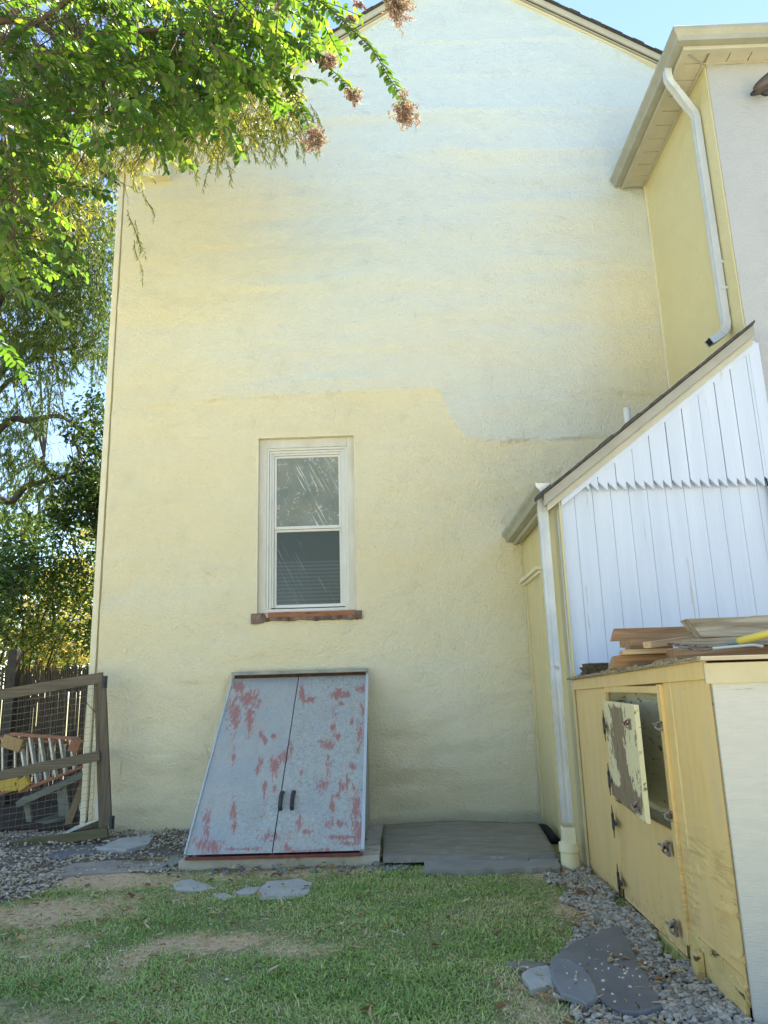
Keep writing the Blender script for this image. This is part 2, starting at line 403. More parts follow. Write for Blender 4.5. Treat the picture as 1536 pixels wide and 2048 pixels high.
H = np.clip(H, -.03, .035)*(.25+.75*sstep(.03, .5, dw))
# a rounded bulge left of centre, above the window
cb = px(330, 1400, 'y', 8.0); H += .010*np.exp(-(((X-cb[0])/.16)**2+((Z-cb[2])/.16)**2)**2)
edgef = np.minimum(np.minimum(np.abs(X-WX0)+np.where((Z > WZ0) & (Z < WZ1), 0, 9), np.abs(X-WX1)+np.where((Z > WZ0) & (Z < WZ1), 0, 9)), 9)
V = np.stack([X, 8.0-H, Z], -1).reshape(-1, 3)
ii = np.arange(X.size).reshape(X.shape)
cx_ = (X[:-1, :-1]+X[1:, 1:])/2; cz_ = (Z[:-1, :-1]+Z[1:, 1:])/2
keep = (cz_ < rz(cx_)+.02) & ~((cx_ > WX0) & (cx_ < WX1) & (cz_ > WZ0) & (cz_ < WZ1))
q = np.stack([ii[:-1, :-1], ii[:-1, 1:], ii[1:, 1:], ii[1:, :-1]], -1)[keep]
# paler paint patches edged along the ledges, plus sky sheen painted into the colour
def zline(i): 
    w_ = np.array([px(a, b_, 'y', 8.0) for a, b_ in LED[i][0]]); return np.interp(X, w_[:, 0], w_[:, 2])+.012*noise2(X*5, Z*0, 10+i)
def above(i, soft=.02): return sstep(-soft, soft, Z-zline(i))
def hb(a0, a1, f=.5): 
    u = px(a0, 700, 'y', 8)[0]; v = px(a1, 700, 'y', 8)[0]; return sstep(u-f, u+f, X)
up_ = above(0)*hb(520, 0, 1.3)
coat_and_sheen = .04 + .42*up_ + .26*above(3, .03)*hb(560, 0, .9) + .16*above(4)*hb(720, 0, .5) - .10*above(7)*(1-above(7, .3))*hb(600, 0, .5)
coat_and_sheen += .14*above(5)+.12*above(6)*hb(840, 0, .4) + .10*above(1)*hb(500, 0, .6) + .08*above(2)*hb(600, 0, .5) + .35*above(14, .01)*(1-above(14, .16))*hb(480, 0, .3)*(1-hb(800, 0, .2))  # last term paints a bluish sheen highlight above the window
bl = px(930, 1430, 'y', 8); coat_and_sheen += .30*np.exp(-(((X-bl[0])/1.1)**2+((Z-bl[2])/1.1)**2))  # bluish light low on the wall, painted into the colour
coat_and_sheen *= 1-.75*sstep(px(1090, 700, 'y', 8)[0], px(1290, 700, 'y', 8)[0], X)*sstep(6.9, 5.6, Z)
coat_and_sheen = np.clip(coat_and_sheen+.12*fbm(X*.9, Z*2.6, 81)+.22*fbm(X*.45, Z*6, 83)*sstep(3.5, 6, Z), 0, 1)
wall = mesh_obj('wall', V, q, M['stucco'], house, smooth=True, attrs={'coat_and_sheen': coat_and_sheen.ravel()})
b_ = MB()
b_.box(HX0, HX0+.3, 8.003, 16, -.05, rz(HX0)); b_.box(HX1-.3, HX1, 8.02, 16, -.05, rz(HX1)); 
b_.prism([(HX0+.3, 8.36, 0), (HX1-.3, 8.36, 0), (HX1-.3, 8.36, rz(HX1)), (HC, 8.36, ZA-.02), (HX0+.3, 8.36, rz(HX0))], (0, 7.6, 0))
b_.box(3.3, HX1, 8.03, 8.3, 0, rz(HX1))
b_.build('side_wall', M['stucco'], house)
# reveals of the window opening
rv = MB()
rv.box(WX0-.012, WX0, 7.998, 8.3, WZ0, WZ1); rv.box(WX1, WX1+.012, 7.998, 8.3, WZ0, WZ1); rv.box(WX0-.012, WX1+.012, 7.996, 8.3, WZ1, WZ1+.012); rv.box(WX0-.05, WX1+.05, 8.03, 8.3, WZ0-.06, WZ0)
rv.build('window_reveal', M['trim_y'], house)
# roof slabs, shingle edges, rake boards
roof = MB()
for sgn in (-1, 1):
    xe = HC + sgn*(4.27+.11)
    def zr(x): return ZA - SL*abs(x-HC)
    n_ = 40
    poly = [(HC, 7.935, ZA+.06), (xe, 7.935, zr(xe)+.06), (xe, 7.935, zr(xe)+.10), (HC, 7.935, ZA+.10)]
    roof.prism(poly[::1], (0, 8.4, 0))
roof.build('roof', M['shingle'], house)
sh = MB()
for sgn in (-1, 1):
    for k in range(35):
        x0 = HC + sgn*k*.126; x1 = HC + sgn*(k+1)*.126
        dz = .012*(k % 2) + random.uniform(-.006, .006)
        sh.prism([(x0, 7.86+random.uniform(-.01, .01), zr(x0)+.102), (x1, 7.86, zr(x1)+.102), (x1, 7.86, zr(x1)+.112+dz), (x0, 7.86, zr(x0)+.110+dz)], (0, .3, 0))
sh.build('shingle_edge', M['shingle'], house)
for sgn in (-1, 1):
    rk = MB(); xe = HC + sgn*(4.27+.10)
    rk.prism([(HC, 7.90, ZA+.10), (xe, 7.90, zr(xe)+.10), (xe, 7.90, zr(xe)+.010), (HC, 7.90, ZA+.010)], (0, .03, 0))
    rk.prism([(HC, 7.931, ZA-.002), (xe, 7.931, zr(xe)-.002), (xe, 7.931, zr(xe)-.012), (HC, 7.931, ZA-.012)], (0, .09, 0))
    rk.build('rake_board', M['beige_l'], house, bevel=.004)
    fr = MB()
    fr.prism([(HC, 7.95, ZA-.03), (xe-sgn*.1, 7.95, zr(xe-sgn*.1)-.03), (xe-sgn*.1, 7.95, zr(xe-sgn*.1)-.045), (HC, 7.95, ZA-.045)], (0, .09, 0))
    fr.build('frieze_board', M['trim_y'], house, bevel=.004)
# eave along the left side and boxed return on the gable
ev = MB(); p0 = px(228, 300, 'y', 7.86); p1 = px(290, 305, 'y', 7.86); p2 = px(280, 358, 'y', 7.9); p3 = px(338, 345, 'y', 7.9)
ev.box(p0[0], p1[0]+.15, 7.80, 16, p0[2]-.20, p0[2]); ev.box(p2[0], p3[0], 7.88, 8.02, p2[2]+.03, p0[2]+.06)
ev.build('eave_return', M['trim_y'], house, bevel=.006)
ev = MB(); ev.box(p0[0]-.03, p1[0]+.17, 7.77, 16.1, p0[2]+.002, p0[2]+.03); ev.build('return_cap', M['shingle'], house)
cbm = MB(); cbm.box(HX0-.10, HX0-.035, 8.03, 8.12, .1, p0[2]-.2); cbm.build('corner_board', M['trim_y'], house, bevel=.004)

# sash window
win = MB()
d0 = 8.06
cs = .085
win.box(WX0, WX0+cs, d0, d0+.06, WZ0, WZ1-.001); win.box(WX1-cs, WX1, d0, d0+.06, WZ0, WZ1-.001)
win.box(WX0+cs, WX1-cs, d0-.004, d0+.06, WZ1-.105, WZ1-.001)
wf = win.build('window', M['white'], house, bevel=.004)
ax0, ax1, az0, az1 = WX0+cs, WX1-cs, WZ0+.04, WZ1-.105
st = MB()
for k, (ins, yy) in enumerate([(0, d0+.012), (.026, d0+.03), (.05, d0+.05)]):
    wdt = .024
    st.box(ax0+ins, ax0+ins+wdt, yy, d0+.14, az0+ins*.6, az1-ins); st.box(ax1-ins-wdt, ax1-ins, yy, d0+.14, az0+ins*.6, az1-ins)
    st.box(ax0+ins+wdt, ax1-ins-wdt, yy+.001, d0+.14, az1-ins-wdt, az1-ins)
st.box(ax0+.001, ax1-.001, d0+.005, d0+.14, WZ0+.01, az0+.012)
st.build('storm_frame', M['vinyl'], wf, bevel=.002)
sx0, sx1 = ax0+.076, ax1-.076
zm = px(600, 1056, 'y', 8.13)[2]
for (za, zb, yy) in ((zm-.012, az1-.076, 8.125), (az0+.03, zm-.014, 8.14)):
    s_ = MB(); r = .026
    s_.box(sx0, sx0+r, yy, yy+.03, za, zb); s_.box(sx1-r, sx1, yy, yy+.03, za, zb)
    s_.box(sx0+r, sx1-r, yy+.001, yy+.03, za, za+.034); s_.box(sx0+r, sx1-r, yy+.001, yy+.03, zb-r, zb)
    so = s_.build('sash', M['vinyl'], wf, bevel=.003)
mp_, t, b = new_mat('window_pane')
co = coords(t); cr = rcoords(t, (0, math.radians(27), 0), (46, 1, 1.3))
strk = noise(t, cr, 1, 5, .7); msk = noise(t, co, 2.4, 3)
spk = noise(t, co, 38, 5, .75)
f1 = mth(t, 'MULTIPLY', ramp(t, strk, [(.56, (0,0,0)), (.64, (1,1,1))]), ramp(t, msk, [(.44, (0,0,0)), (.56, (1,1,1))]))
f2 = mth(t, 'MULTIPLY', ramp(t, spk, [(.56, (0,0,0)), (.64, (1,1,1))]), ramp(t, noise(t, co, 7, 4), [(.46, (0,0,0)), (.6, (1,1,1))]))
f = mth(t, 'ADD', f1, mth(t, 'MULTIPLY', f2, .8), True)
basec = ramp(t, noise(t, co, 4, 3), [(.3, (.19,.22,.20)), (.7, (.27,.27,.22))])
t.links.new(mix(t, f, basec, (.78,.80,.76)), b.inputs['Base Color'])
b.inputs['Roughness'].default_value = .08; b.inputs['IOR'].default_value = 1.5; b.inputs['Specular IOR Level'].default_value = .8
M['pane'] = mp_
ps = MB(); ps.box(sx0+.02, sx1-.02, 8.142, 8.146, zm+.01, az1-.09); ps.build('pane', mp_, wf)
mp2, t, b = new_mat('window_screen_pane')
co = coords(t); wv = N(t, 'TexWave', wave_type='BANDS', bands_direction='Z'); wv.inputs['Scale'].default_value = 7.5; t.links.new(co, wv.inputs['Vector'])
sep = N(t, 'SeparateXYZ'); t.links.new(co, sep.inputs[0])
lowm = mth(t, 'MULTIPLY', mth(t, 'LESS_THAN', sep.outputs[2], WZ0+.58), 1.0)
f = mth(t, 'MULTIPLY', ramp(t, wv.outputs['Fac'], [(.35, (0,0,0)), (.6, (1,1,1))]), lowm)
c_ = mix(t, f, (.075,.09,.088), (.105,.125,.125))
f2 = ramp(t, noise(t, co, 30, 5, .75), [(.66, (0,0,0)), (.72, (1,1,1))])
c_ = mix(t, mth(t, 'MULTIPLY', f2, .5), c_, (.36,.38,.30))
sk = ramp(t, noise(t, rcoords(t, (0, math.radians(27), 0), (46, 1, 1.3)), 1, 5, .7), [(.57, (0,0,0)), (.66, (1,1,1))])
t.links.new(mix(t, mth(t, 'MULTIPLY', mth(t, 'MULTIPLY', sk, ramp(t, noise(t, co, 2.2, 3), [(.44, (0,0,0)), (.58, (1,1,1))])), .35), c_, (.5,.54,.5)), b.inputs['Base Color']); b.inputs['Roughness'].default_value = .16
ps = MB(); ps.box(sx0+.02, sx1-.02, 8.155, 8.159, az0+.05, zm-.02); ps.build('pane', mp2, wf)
# broken sill: paint gone, red-brown wood and mortar lumps
sv = MB()
sv.box(WX0+.12, WX1-.02, 7.992, 8.12, WZ0-.045, WZ0+.012); 
sill = sv.build('sill', simple('sill_bare_wood', (.26,.095,.045), (.40,.17,.09), scale=8, stretch=(.5,1,3), rough=.8, bs=.5, spots=(.05,.025,.02), spot_at=.58), wf, bevel=.004)
sl2 = MB(); rr = random.Random(4)
xx_ = np.arange(WX0-.06, WX1+.06, .018); zt_ = WZ0-.046+.004*noise2(xx_*30, xx_*0, 3); zb_s = WZ0-.082+.012*noise2(xx_*9, xx_*0, 5)+.005*noise2(xx_*40, xx_*0, 6)
zt_ = np.where((xx_ < WX0+.09) | (xx_ > WX1-.03), WZ0+.004, zt_); zb_s = np.where(xx_ < WX0+.08, zb_s-.014, zb_s)
sl2.prism([(a, 7.968, c) for a, c in zip(xx_, zb_s)]+[(a, 7.968, c) for a, c in zip(xx_[::-1], zt_[::-1])], (0, .09, 0))
sl2.build('sill_edge', simple('decayed_sill', (.09,.035,.028), (.28,.22,.17), scale=9, stretch=(2,1,1), rough=.9, bs=.9, bscale=40, bd=.01), wf, bevel=.006)

# ------------------------------------------------------------------ cellar hatch
by, bz = 6.745, .095
BL = px(404, 1716, 'z', bz); BR = px(735, 1709, 'z', bz)
bx0, bx1 = -1.725, -.335; y0 = (BL[1]+BR[1])/2
ztop = px(600, 1345, 'y', 7.95)[2]; ytop = 7.93
hatch = thing('cellar_hatch', ((bx0+bx1)/2, 7.3, 0), 'sloping steel cellar doors, pale blue grey with scraped red primer, against the yellow wall', 'cellar hatch')
mh, t, b = new_mat('scraped_blue_steel')
co = coords(t)
ar = N(t, 'Attribute', attribute_name='red'); ab = N(t, 'Attribute', attribute_name='clean')
st_ = noise(t, coords(t, (17, 5, 5)), 1.5, 8, .75, 1.2)
ss = noise(t, co, 34, 6, .72, .8); big = noise(t, co, 3.2, 5, .65)
c0 = ramp(t, big, [(.32, (.34,.405,.44)), (.68, (.43,.445,.42))])
sw = noise(t, co, 16, 5, .6, 2.2)
c0 = mix(t, mth(t, 'MULTIPLY', ramp(t, sw, [(.46, (0,0,0)), (.50, (1,1,1)), (.54, (0,0,0))]), ab.outputs['Fac']), c0, (.52,.57,.50))
c0 = mix(t, mth(t, 'MULTIPLY', ramp(t, ss, [(.5, (0,0,0)), (.62, (1,1,1))]), mth(t, 'MULTIPLY', ab.outputs['Fac'], .7)), c0, (.27,.28,.24))
spk = ramp(t, noise(t, co, 95, 3, .6), [(.66, (0,0,0)), (.70, (1,1,1))])
c0 = mix(t, mth(t, 'MULTIPLY', spk, .5), c0, (.13,.15,.17))
rf = ramp(t, mth(t, 'ADD', mth(t, 'MULTIPLY', ar.outputs['Fac'], .75), mth(t, 'MULTIPLY', mth(t, 'SUBTRACT', st_, .5), 3.4)), [(.38, (0,0,0)), (.62, (1,1,1))])
rc = ramp(t, ss, [(.3, (.31,.08,.065)), (.7, (.44,.155,.13))])
smear = noise(t, coords(t, (9, 2.2, 2.2)), 1.3, 6, .68, .8)
c0 = mix(t, mth(t, 'MULTIPLY', mth(t, 'MULTIPLY', ramp(t, smear, [(.50, (0,0,0)), (.70, (1,1,1))]), ramp(t, ar.outputs['Fac'], [(.0, (.25,)*3), (.35, (1,1,1))])), .5), c0, (.46,.28,.27))
c0 = mix(t, mth(t, 'MULTIPLY', ramp(t, noise(t, coords(t, (3, 1, 1)), 2.2, 5, .7), [(.52, (0,0,0)), (.66, (1,1,1))]), .35), c0, (.33,.33,.26))
t.links.new(mix(t, mth(t, 'MULTIPLY', rf, .78), c0, rc), b.inputs['Base Color'])
t.links.new(ramp(t, ss, [(.3, (.34,)*3), (.7, (.6,)*3)]), b.inputs['Roughness']); b.inputs['Metallic'].default_value = .15
bump(t, b, mth(t, 'ADD', ss, mth(t, 'MULTIPLY', sw, .6)), .25, .004)
BLOBS = [(469,1431,14,30),(500,1435,9,26),(421,1696,26,16),(414,1665,7,40),(544,1676,24,7),(529,1584,5,20),(550,1579,4,13),(469,1625,6,26),(469,1655,6,16),
 (521,1527,5,10),(515,1543,4,10),(550,1535,7,18),(569,1516,12,11),(583,1497,4,18),(467,1516,4,15),(522,1472,5,10),(530,1482,5,7),(548,1475,5,6),(681,1390,18,9),
 (719,1379,13,7),(604,1388,6,15),(620,1402,14,5),(670,1423,5,12),(683,1409,7,5),(726,1420,4,20),(666,1456,5,9),(704,1448,4,9),(659,1491,14,9),(675,1475,8,6),(656,1532,5,22),
 (705,1535,5,9),(645,1573,8,13),(694,1568,4,22),(686,1576,6,10),(677,1592,5,8),(708,1578,4,8),(604,1549,4,6),(599,1650,6,17),(712,1628,8,48),(720,1668,13,30),
 (684,1676,46,4),(675,1650,22,7),(704,1689,24,5),(614,1666,18,4),(577,1698,7,9),(653,1703,22,5),(719,1470,6,26),(600,1704,40,3),(480,1700,40,3),(665,1615,4,18),(500,1400,20,16),(475,1375,12,14)]
def hatch_pt(u, v): # u along x metres from bx0, v 0..1 up the slope
    return np.array([bx0+u, y0+(ytop-y0)*v, bz+.02+(ztop-.055-bz-.02)*v])
nrm = np.cross([1,0,0], [0, ytop-y0, ztop-.055-bz]); nrm /= np.linalg.norm(nrm)
WD = bx1-bx0
for k, (u0, u1) in enumerate(((0, .487*WD), (.487*WD+.009, WD))):
    us = np.linspace(u0, u1, 130); vs = np.linspace(0, 1, 290); U, Vv = np.meshgrid(us, vs)
    Pp = np.stack([bx0+U, y0+(ytop-y0)*Vv, bz+.02+(ztop-.055-bz-.02)*Vv], -1)
    rel = Pp-CAM; wq = rel@CX; PX_ = 768+F*(rel@AX)/wq; PY_ = 1024-F*(rel@BX)/wq
    red = np.zeros_like(U)
    for (a, b2, ww, hh) in BLOBS:
        red = np.maximum(red, np.exp(-(((PX_-a)/ww)**2+((PY_-b2)/hh)**2)*.55))
    clean = (.25 if k == 0 else 1.0)*np.ones_like(U)
    clean = np.clip(clean + .9*sstep(.45, .1, Vv)*(k == 0)*sstep(u0+.15, u1, U) + .5*fbm(U*3, Vv*4, 61), 0, 1)
    dent = .0022*fbm(U*3, Vv*5, 71+k, 3)
    Pp = Pp + nrm*(.012+dent[..., None])
    idx = np.arange(U.size).reshape(U.shape)
    fq = np.stack([idx[:-1, :-1], idx[:-1, 1:], idx[1:, 1:], idx[1:, :-1]], -1).reshape(-1, 4)
    # folded rims
    dr = mesh_obj('door', Pp.reshape(-1, 3), fq, mh, hatch, smooth=True, attrs={'red': red.ravel(), 'clean': clean.ravel()})
    e = MB()
    for uu in (u0+.0015, u1-.0015):
        A0 = hatch_pt(uu, 0)-nrm*.006; A1 = hatch_pt(uu, 1)-nrm*.006
        e.obox((A0+A1)/2, [1,0,0], unit(A1-A0), nrm, .0014, np.linalg.norm(A1-A0)/2, .017)
    e.build('door_rim', mh, dr)
    # handle: bowed grip with two feet
    hx, hy = (563, 1602) if k == 0 else (586, 1601)
    # sight line meets the door plane
    dray = AX*(hx-768)/F - BX*(hy-1024)/F + CX; q0 = hatch_pt(0, 0)+nrm*.014
    hc = CAM + dray*((q0-CAM)@nrm)/(dray@nrm)
    up_ = unit(hatch_pt(0, 1)-hatch_pt(0, 0))
    hp = [hc + up_*s_ + nrm*h_ for s_, h_ in ((-.085, .0), (-.08, .022), (-.04, .034), (0, .038), (.04, .034), (.08, .022), (.085, .0))]
    hm = MB(); hm.tube(smoothpath(hp, 4), .019, 8, squash=.5); hm.obox(hc-up_*.088+nrm*.002, [1,0,0], up_, nrm, .014, .012, .003); hm.obox(hc+up_*.088+nrm*.002, [1,0,0], up_, nrm, .014, .012, .003)
    hm.build('handle', M['dark'], dr, smooth=True)
seam = MB(); A0 = hatch_pt(.487*WD+.0045, 0)-nrm*.02; A1 = hatch_pt(.487*WD+.0045, 1)-nrm*.02
seam.obox((A0+A1)/2, [1,0,0], unit(A1-A0), nrm, .03, np.linalg.norm(A1-A0)/2, .012); seam.build('seam_channel', M['black'], hatch)
fm = MB()   # sheet steel cheeks
steel = simple('blue_grey_cheek', (.30,.36,.40), (.40,.45,.46), scale=5, rough=.45, bs=.2, spots=(.32,.14,.11), spot_at=.68)
for xx, th in ((bx0+.004, .012), (bx1-.004, -.012)):
    fm = MB(); fm.prism([(xx, y0-.0, bz-.01), (xx, 7.985, bz-.01), (xx, 7.985, ztop-.03), (xx, ytop, ztop-.075), (xx, y0, bz+.008)], (th, 0, 0))
    fm.build('cheek', steel, hatch)
flm = simple('pale_blue_flange', (.42,.50,.57), (.50,.57,.62), rough=.4, bs=.1)
for xx, ww in ((bx1+.006, .028), (bx0-.008, .014)):
    fl = MB(); fl.beam((xx, y0-.01, bz+.03), (xx, ytop+.02, ztop-.03), ww, .03, nrm); fl.build('side_flange', flm, hatch, bevel=.003)
hd = MB(); hd.box(bx0-.01, bx1+.012, 7.86, 7.99, ztop-.012, ztop+.022); hd.build('header_flange', simple('grey_header', (.22,.24,.22), (.34,.35,.31), rough=.6), hatch, bevel=.003)
hd = MB(); hd.box(bx0+.012, bx1-.012, 7.925, 7.985, ztop-.11, ztop-.014); hd.build('rusty_header', simple('rust_black', (.035,.018,.014), (.12,.045,.03), scale=18, rough=.9, bs=.6), hatch)
bt = MB(); bt.box(bx0-.004, bx1+.004, y0-.018, y0+.012, bz-.010, bz+.012); bt.build('bottom_rail', simple('maroon_rail', (.15,.035,.028), (.24,.06,.045), scale=14, rough=.7, bs=.3), hatch, bevel=.003)
# concrete curb: visible front step and right arm
cu = MB()
e1 = px(357, 1740, 'z', .0); e2 = px(757, 1732, 'z', .0)
yf = (e1[1]+e2[1])/2
nseg = 26; top = []; 
xs_ = np.linspace(e1[0], e2[0]+.01, nseg)
front = [(xs_[i], yf+.012*noise2(i*.7, 1.0, 5), -.05) for i in range(nseg)]
cu.prism(front+[(xs_[-1], 6.78, -.05), (xs_[0], 6.78, -.05)], (0, 0, .122))
cu.box(bx1-.02, e2[0]+.0, 6.74, 7.96, -.05, .035); cu.box(bx0-.06, bx0+.05, 6.74, 7.96, -.05, .06)
cu.build('curb', M['concrete'], hatch, bevel=.008)

# ------------------------------------------------------------------ wing (two storey, right)
wing = thing('house_wing', (6, 9, 0), 'taller two storey stucco wing with gutter and boxed soffit at the upper right', 'house wing')
wx, wy = 3.18, 6.17
b_ = MB(); b_.box(wx, 9.5, wy, 8.0, 0, 7.26); b_.build('wall', M['stucco_wing'], wing)
b_ = MB(); b_.box(wx+.012, 9.5, wy-.012, wy-.002, 0, 7.24)
b_.build('front_wall', stucco('grey_stucco', (.41,.42,.425), (.47,.475,.475), worms=.3, seed=9, rbump=.6), wing)
b_ = MB(); b_.box(wx-.014, wx+.0, 7.96, 7.999, 4, 7.25); b_.build('corner_bead', M['trim_y'], wing)
GZ = 7.345; ex, ey = 2.775, 5.83
def kprof(d):  # K-style gutter section: (outward offset from fascia, z)
    return [(0, GZ-.13), (.075, GZ-.13), (.085, GZ-.085), (.118, GZ-.045), (.122, GZ-.012), (.110, GZ), (.0, GZ)]
fx, fy = ex+.122, ey+.122
gm = MB()
P1 = [(fx-a, 0, z) for a, z in kprof(0)]
# left run and front run mitred at the corner
n_ = len(P1); Vl = []
for a, z in kprof(0): Vl.append((fx-a, 7.99, z))
for a, z in kprof(0): Vl.append((fx-a, fy-a, z))
for a, z in kprof(0): Vl.append((9.6, fy-a, z))
Fl = []
for r in range(2):
    for i in range(n_): Fl.append((r*n_+i, r*n_+(i+1) % n_, (r+1)*n_+(i+1) % n_, (r+1)*n_+i))
Fl.append(tuple(range(n_))); gm.add(Vl, Fl)
gm.build('gutter', M['gutter'], wing, bevel=.003)
fa = MB(); fa.box(fx+.001, fx+.022, fy+.022, 7.99, GZ-.165, GZ+.0); fa.box(fx+.001, 9.6, fy+.001, fy+.021, GZ-.165, GZ)
fa.build('fascia', M['beige_l'], wing, bevel=.002)
SZ = GZ-.145
sf = MB()
pw = .205
y = fy+.024
sf.box(fx+.024, fx+.07, fy+.07, 7.985, SZ-.010, SZ+.002)        # trim strips beside the panels
sf.box(wx-.028, wx-.002, wy-.02, 7.985, SZ-.010, SZ+.002)
sf.box(fx+.024, 9.5, fy+.024, fy+.066, SZ-.010, SZ+.002); sf.box(wx-.02, 9.5, wy-.032, wy-.015, SZ-.010, SZ+.002)
y = wy-.02
while y < 7.98:
    y2 = min(y+pw-.010, 7.98); sf.box(fx+.071, wx-.03, y, y2, SZ, SZ+.012); y += pw
x = wx
while x < 9.4:
    sf.box(x, x+pw-.010, fy+.068, wy-.034, SZ, SZ+.012); x += pw
sf.prism([(fx+.071, fy+.068, SZ), (wx-.03, fy+.068, SZ), (wx-.03, wy-.03, SZ), (fx+.071, wy-.03, SZ)], (0, 0, .010))
sf.box(fx+.03, 9.5, fy+.03, 7.99, SZ+.022, SZ+.03)
sf.build('soffit', M['soffit'], wing)
mi = MB(); mi.beam((fx+.07, fy+.068, SZ-.006), (wx-.01, wy-.02, SZ-.006), .016, .01); mi.build('mitre_strip', M['beige'], wing)
rf_ = MB(); rf_.prism([(fx-.05, 8.1, GZ+.004), (fx-.05, fy-.05, GZ+.004), (9.6, fy-.05, GZ+.004), (9.6, 8.1, GZ+.004)], (0, 0, .018)); 
rf_.add([(fx-.05, fy-.05, GZ+.024), (9.6, fy-.05, GZ+.024), (9.6, 8.1, GZ+1.1), (4.9, 8.1, GZ+1.1), (fx-.05, 8.1, GZ+.024)], [(0,1,2,3), (0,3,4)])
rf_.build('roof', M['shingle'], wing)

def rect_tube(mb, path, wdt, dep, ref=(1,0,0), crimps=None):
    """rectangular pipe swept along path; crimps = set of point indexes pinched in"""
    path = np.array(path, float); tt = unit(np.gradient(path, axis=0)); V = []
    for i, p in enumerate(path):
        a = np.array(ref, float); a = a-tt[i]*(a@tt[i]); a /= np.linalg.norm(a); b2 = np.cross(tt[i], a)
        s_ = .90 if crimps and i in crimps else 1
        for (u, v) in ((-1,-1),(-.35,-1),(-.2,-.86),(.2,-.86),(.35,-1),(1,-1),(1,1),(.35,1),(.2,.86),(-.2,.86),(-.35,1),(-1,1)):
            V.append(p + a*u*wdt/2*s_ + b2*v*dep/2*s_)
    n = 12
    mb.add(V, [(i*n+j, i*n+(j+1) % n, (i+1)*n+(j+1) % n, (i+1)*n+j) for i in range(len(path)-1) for j in range(n)])
    return mb
sx = wx-.045
d0_ = px(1338, 168, 'x', fx-.05); d1_ = px(1385, 195, 'x', sx); d2_ = px(1448, 655, 'x', sx)
yt = d1_[1]
pth = smoothpath([(fx-.05, yt-.16, GZ-.12), (fx-.05, yt-.16, GZ-.24), (fx+.04, yt-.10, GZ-.32), (sx-.06, yt-.02, GZ-.44), (sx, yt, GZ-.52), (sx, yt, GZ-.62)], 7)
dsp = MB(); rect_tube(dsp, pth, .078, .062, (0,1,0), crimps=set(range(8, 16, 2)) | set(range(22, 32, 2)))
dso = dsp.build('downspout', M['spout'], wing)
dsp = MB(); rect_tube(dsp, [(sx, yt, GZ-.60), (sx, yt, GZ-1.6), (sx, yt, d2_[2]+.05)], .076, .064, (0,1,0))
dsp.build('spout_pipe', M['spout'], dso)
zb = d2_[2]
pth = smoothpath([(sx, yt, zb+.08), (sx, yt, zb), (sx-.03, yt-.01, zb-.07), (sx-.12, yt-.03, zb-.14), (sx-.20, yt-.05, zb-.19)], 6)
dsp = MB(); rect_tube(dsp, pth, .08, .066, (0,1,0), crimps={6, 8, 10, 12, 14}); dsp.build('elbow', M['galv' if 0 else 'spout'], dso)
dsp = MB(); q_ = pth[-1]; dd = unit(pth[-1]-pth[-2]); dsp.obox(q_-dd*.004, dd, [0,1,0], unit(np.cross(dd, [0,1.,0])), .002, .036, .029); dsp.build('spout_mouth', M['black'], dso)
for zz in (zb+.35, zb+.62): mz = MB(); mz.box(sx-.02, sx+.05, yt-.045, yt-.036, zz, zz+.03); mz.build('pipe_strap', M['spout'], dso)

# flood lamp on the wing front, cut by the frame
lp = px(1527, 168, 'y', 6.0)
lamp = thing('security_light', tuple(lp), 'dark outdoor flood lamp on the grey stucco at the right edge', 'light')
u_ = unit(np.array([.75, -.5, .35]))
lm = MB(); lm.tube([lp+u_*-.09, lp+u_*-.05, lp+u_*.0, lp+u_*.05, lp+u_*.09], [.03, .05, .058, .062, .064], 16); lm.build('housing', simple('brown_enamel', (.05,.04,.035), (.09,.07,.06), rough=.4), lamp, smooth=True)
lm = MB(); lm.tube([lp+u_*.088, lp+u_*.105, lp+u_*.112], [.056, .045, .01], 16); lm.build('bulb', simple('frosted_glass', (.42,.42,.40), rough=.15), lamp, smooth=True)
lm = MB(); lm.tube(smoothpath([lp-u_*.09, lp-u_*.12+np.array([.03,.04,.02]), (lp[0]+.10, 6.16, lp[2]+.06)], 5), .014, 8); lm.tube([(lp[0]+.10, 6.13, lp[2]+.06), (lp[0]+.10, 6.158, lp[2]+.06)], .06, 16); lm.build('bracket', M['dark'], lamp, smooth=True)

# ------------------------------------------------------------------ lean-to
lt = thing('lean_to', (2.2, 7, 0), 'white boarded lean-to with sawtooth board ends and yellow side wall', 'lean-to')
X0, FY = 1.38, 6.05
ra = px(1085, 990, 'y', 5.90); rb = px(1507, 648, 'y', 5.90)
ls = (rb[2]-ra[2])/(rb[0]-ra[0])
def lz(x): return ra[2] + ls*(x-ra[0])
xr = rb[0]
# side wall (yellow boards)
sw_ = MB(); yb = 6.14
nb = 12; ys = np.linspace(6.16, 7.99, nb+1)
for i in range(nb): sw_.box(X0, X0+.03+.001*(i % 2), ys[i], ys[i+1]-.004, -.03, 2.95)
sw_.box(X0+.02, X0+.05, 6.16, 7.99, -.02, 2.95)
sw_.build('side_wall', simple('ochre_board_paint', (.62,.53,.26), (.70,.60,.32), scale=5, stretch=(1,2,.35), rough=.5, bs=.3, spots=(.30,.30,.10), spot_at=.68, spot_scale=3), lt)
cb_ = MB(); cb_.box(X0-.022, X0-.001, 6.052, 6.22, .0, 2.80); cb_.box(X0-.02, X0+.0, 6.0, 6.05, 1.40, 2.82); cb_.build('corner_board', simple('olive_corner_board', (.52,.46,.27), (.60,.54,.33), stretch=(1,2,.3), rough=.5), lt, bevel=.003)
dr_ = MB()  # side door with projecting head
dh = px(1052, 1165, 'x', X0-.02)
dr_.box(X0-.028, X0-.001, 6.95, 7.03, .02, dh[2]); dr_.box(X0-.028, X0-.001, 7.78, 7.86, .02, dh[2]); 
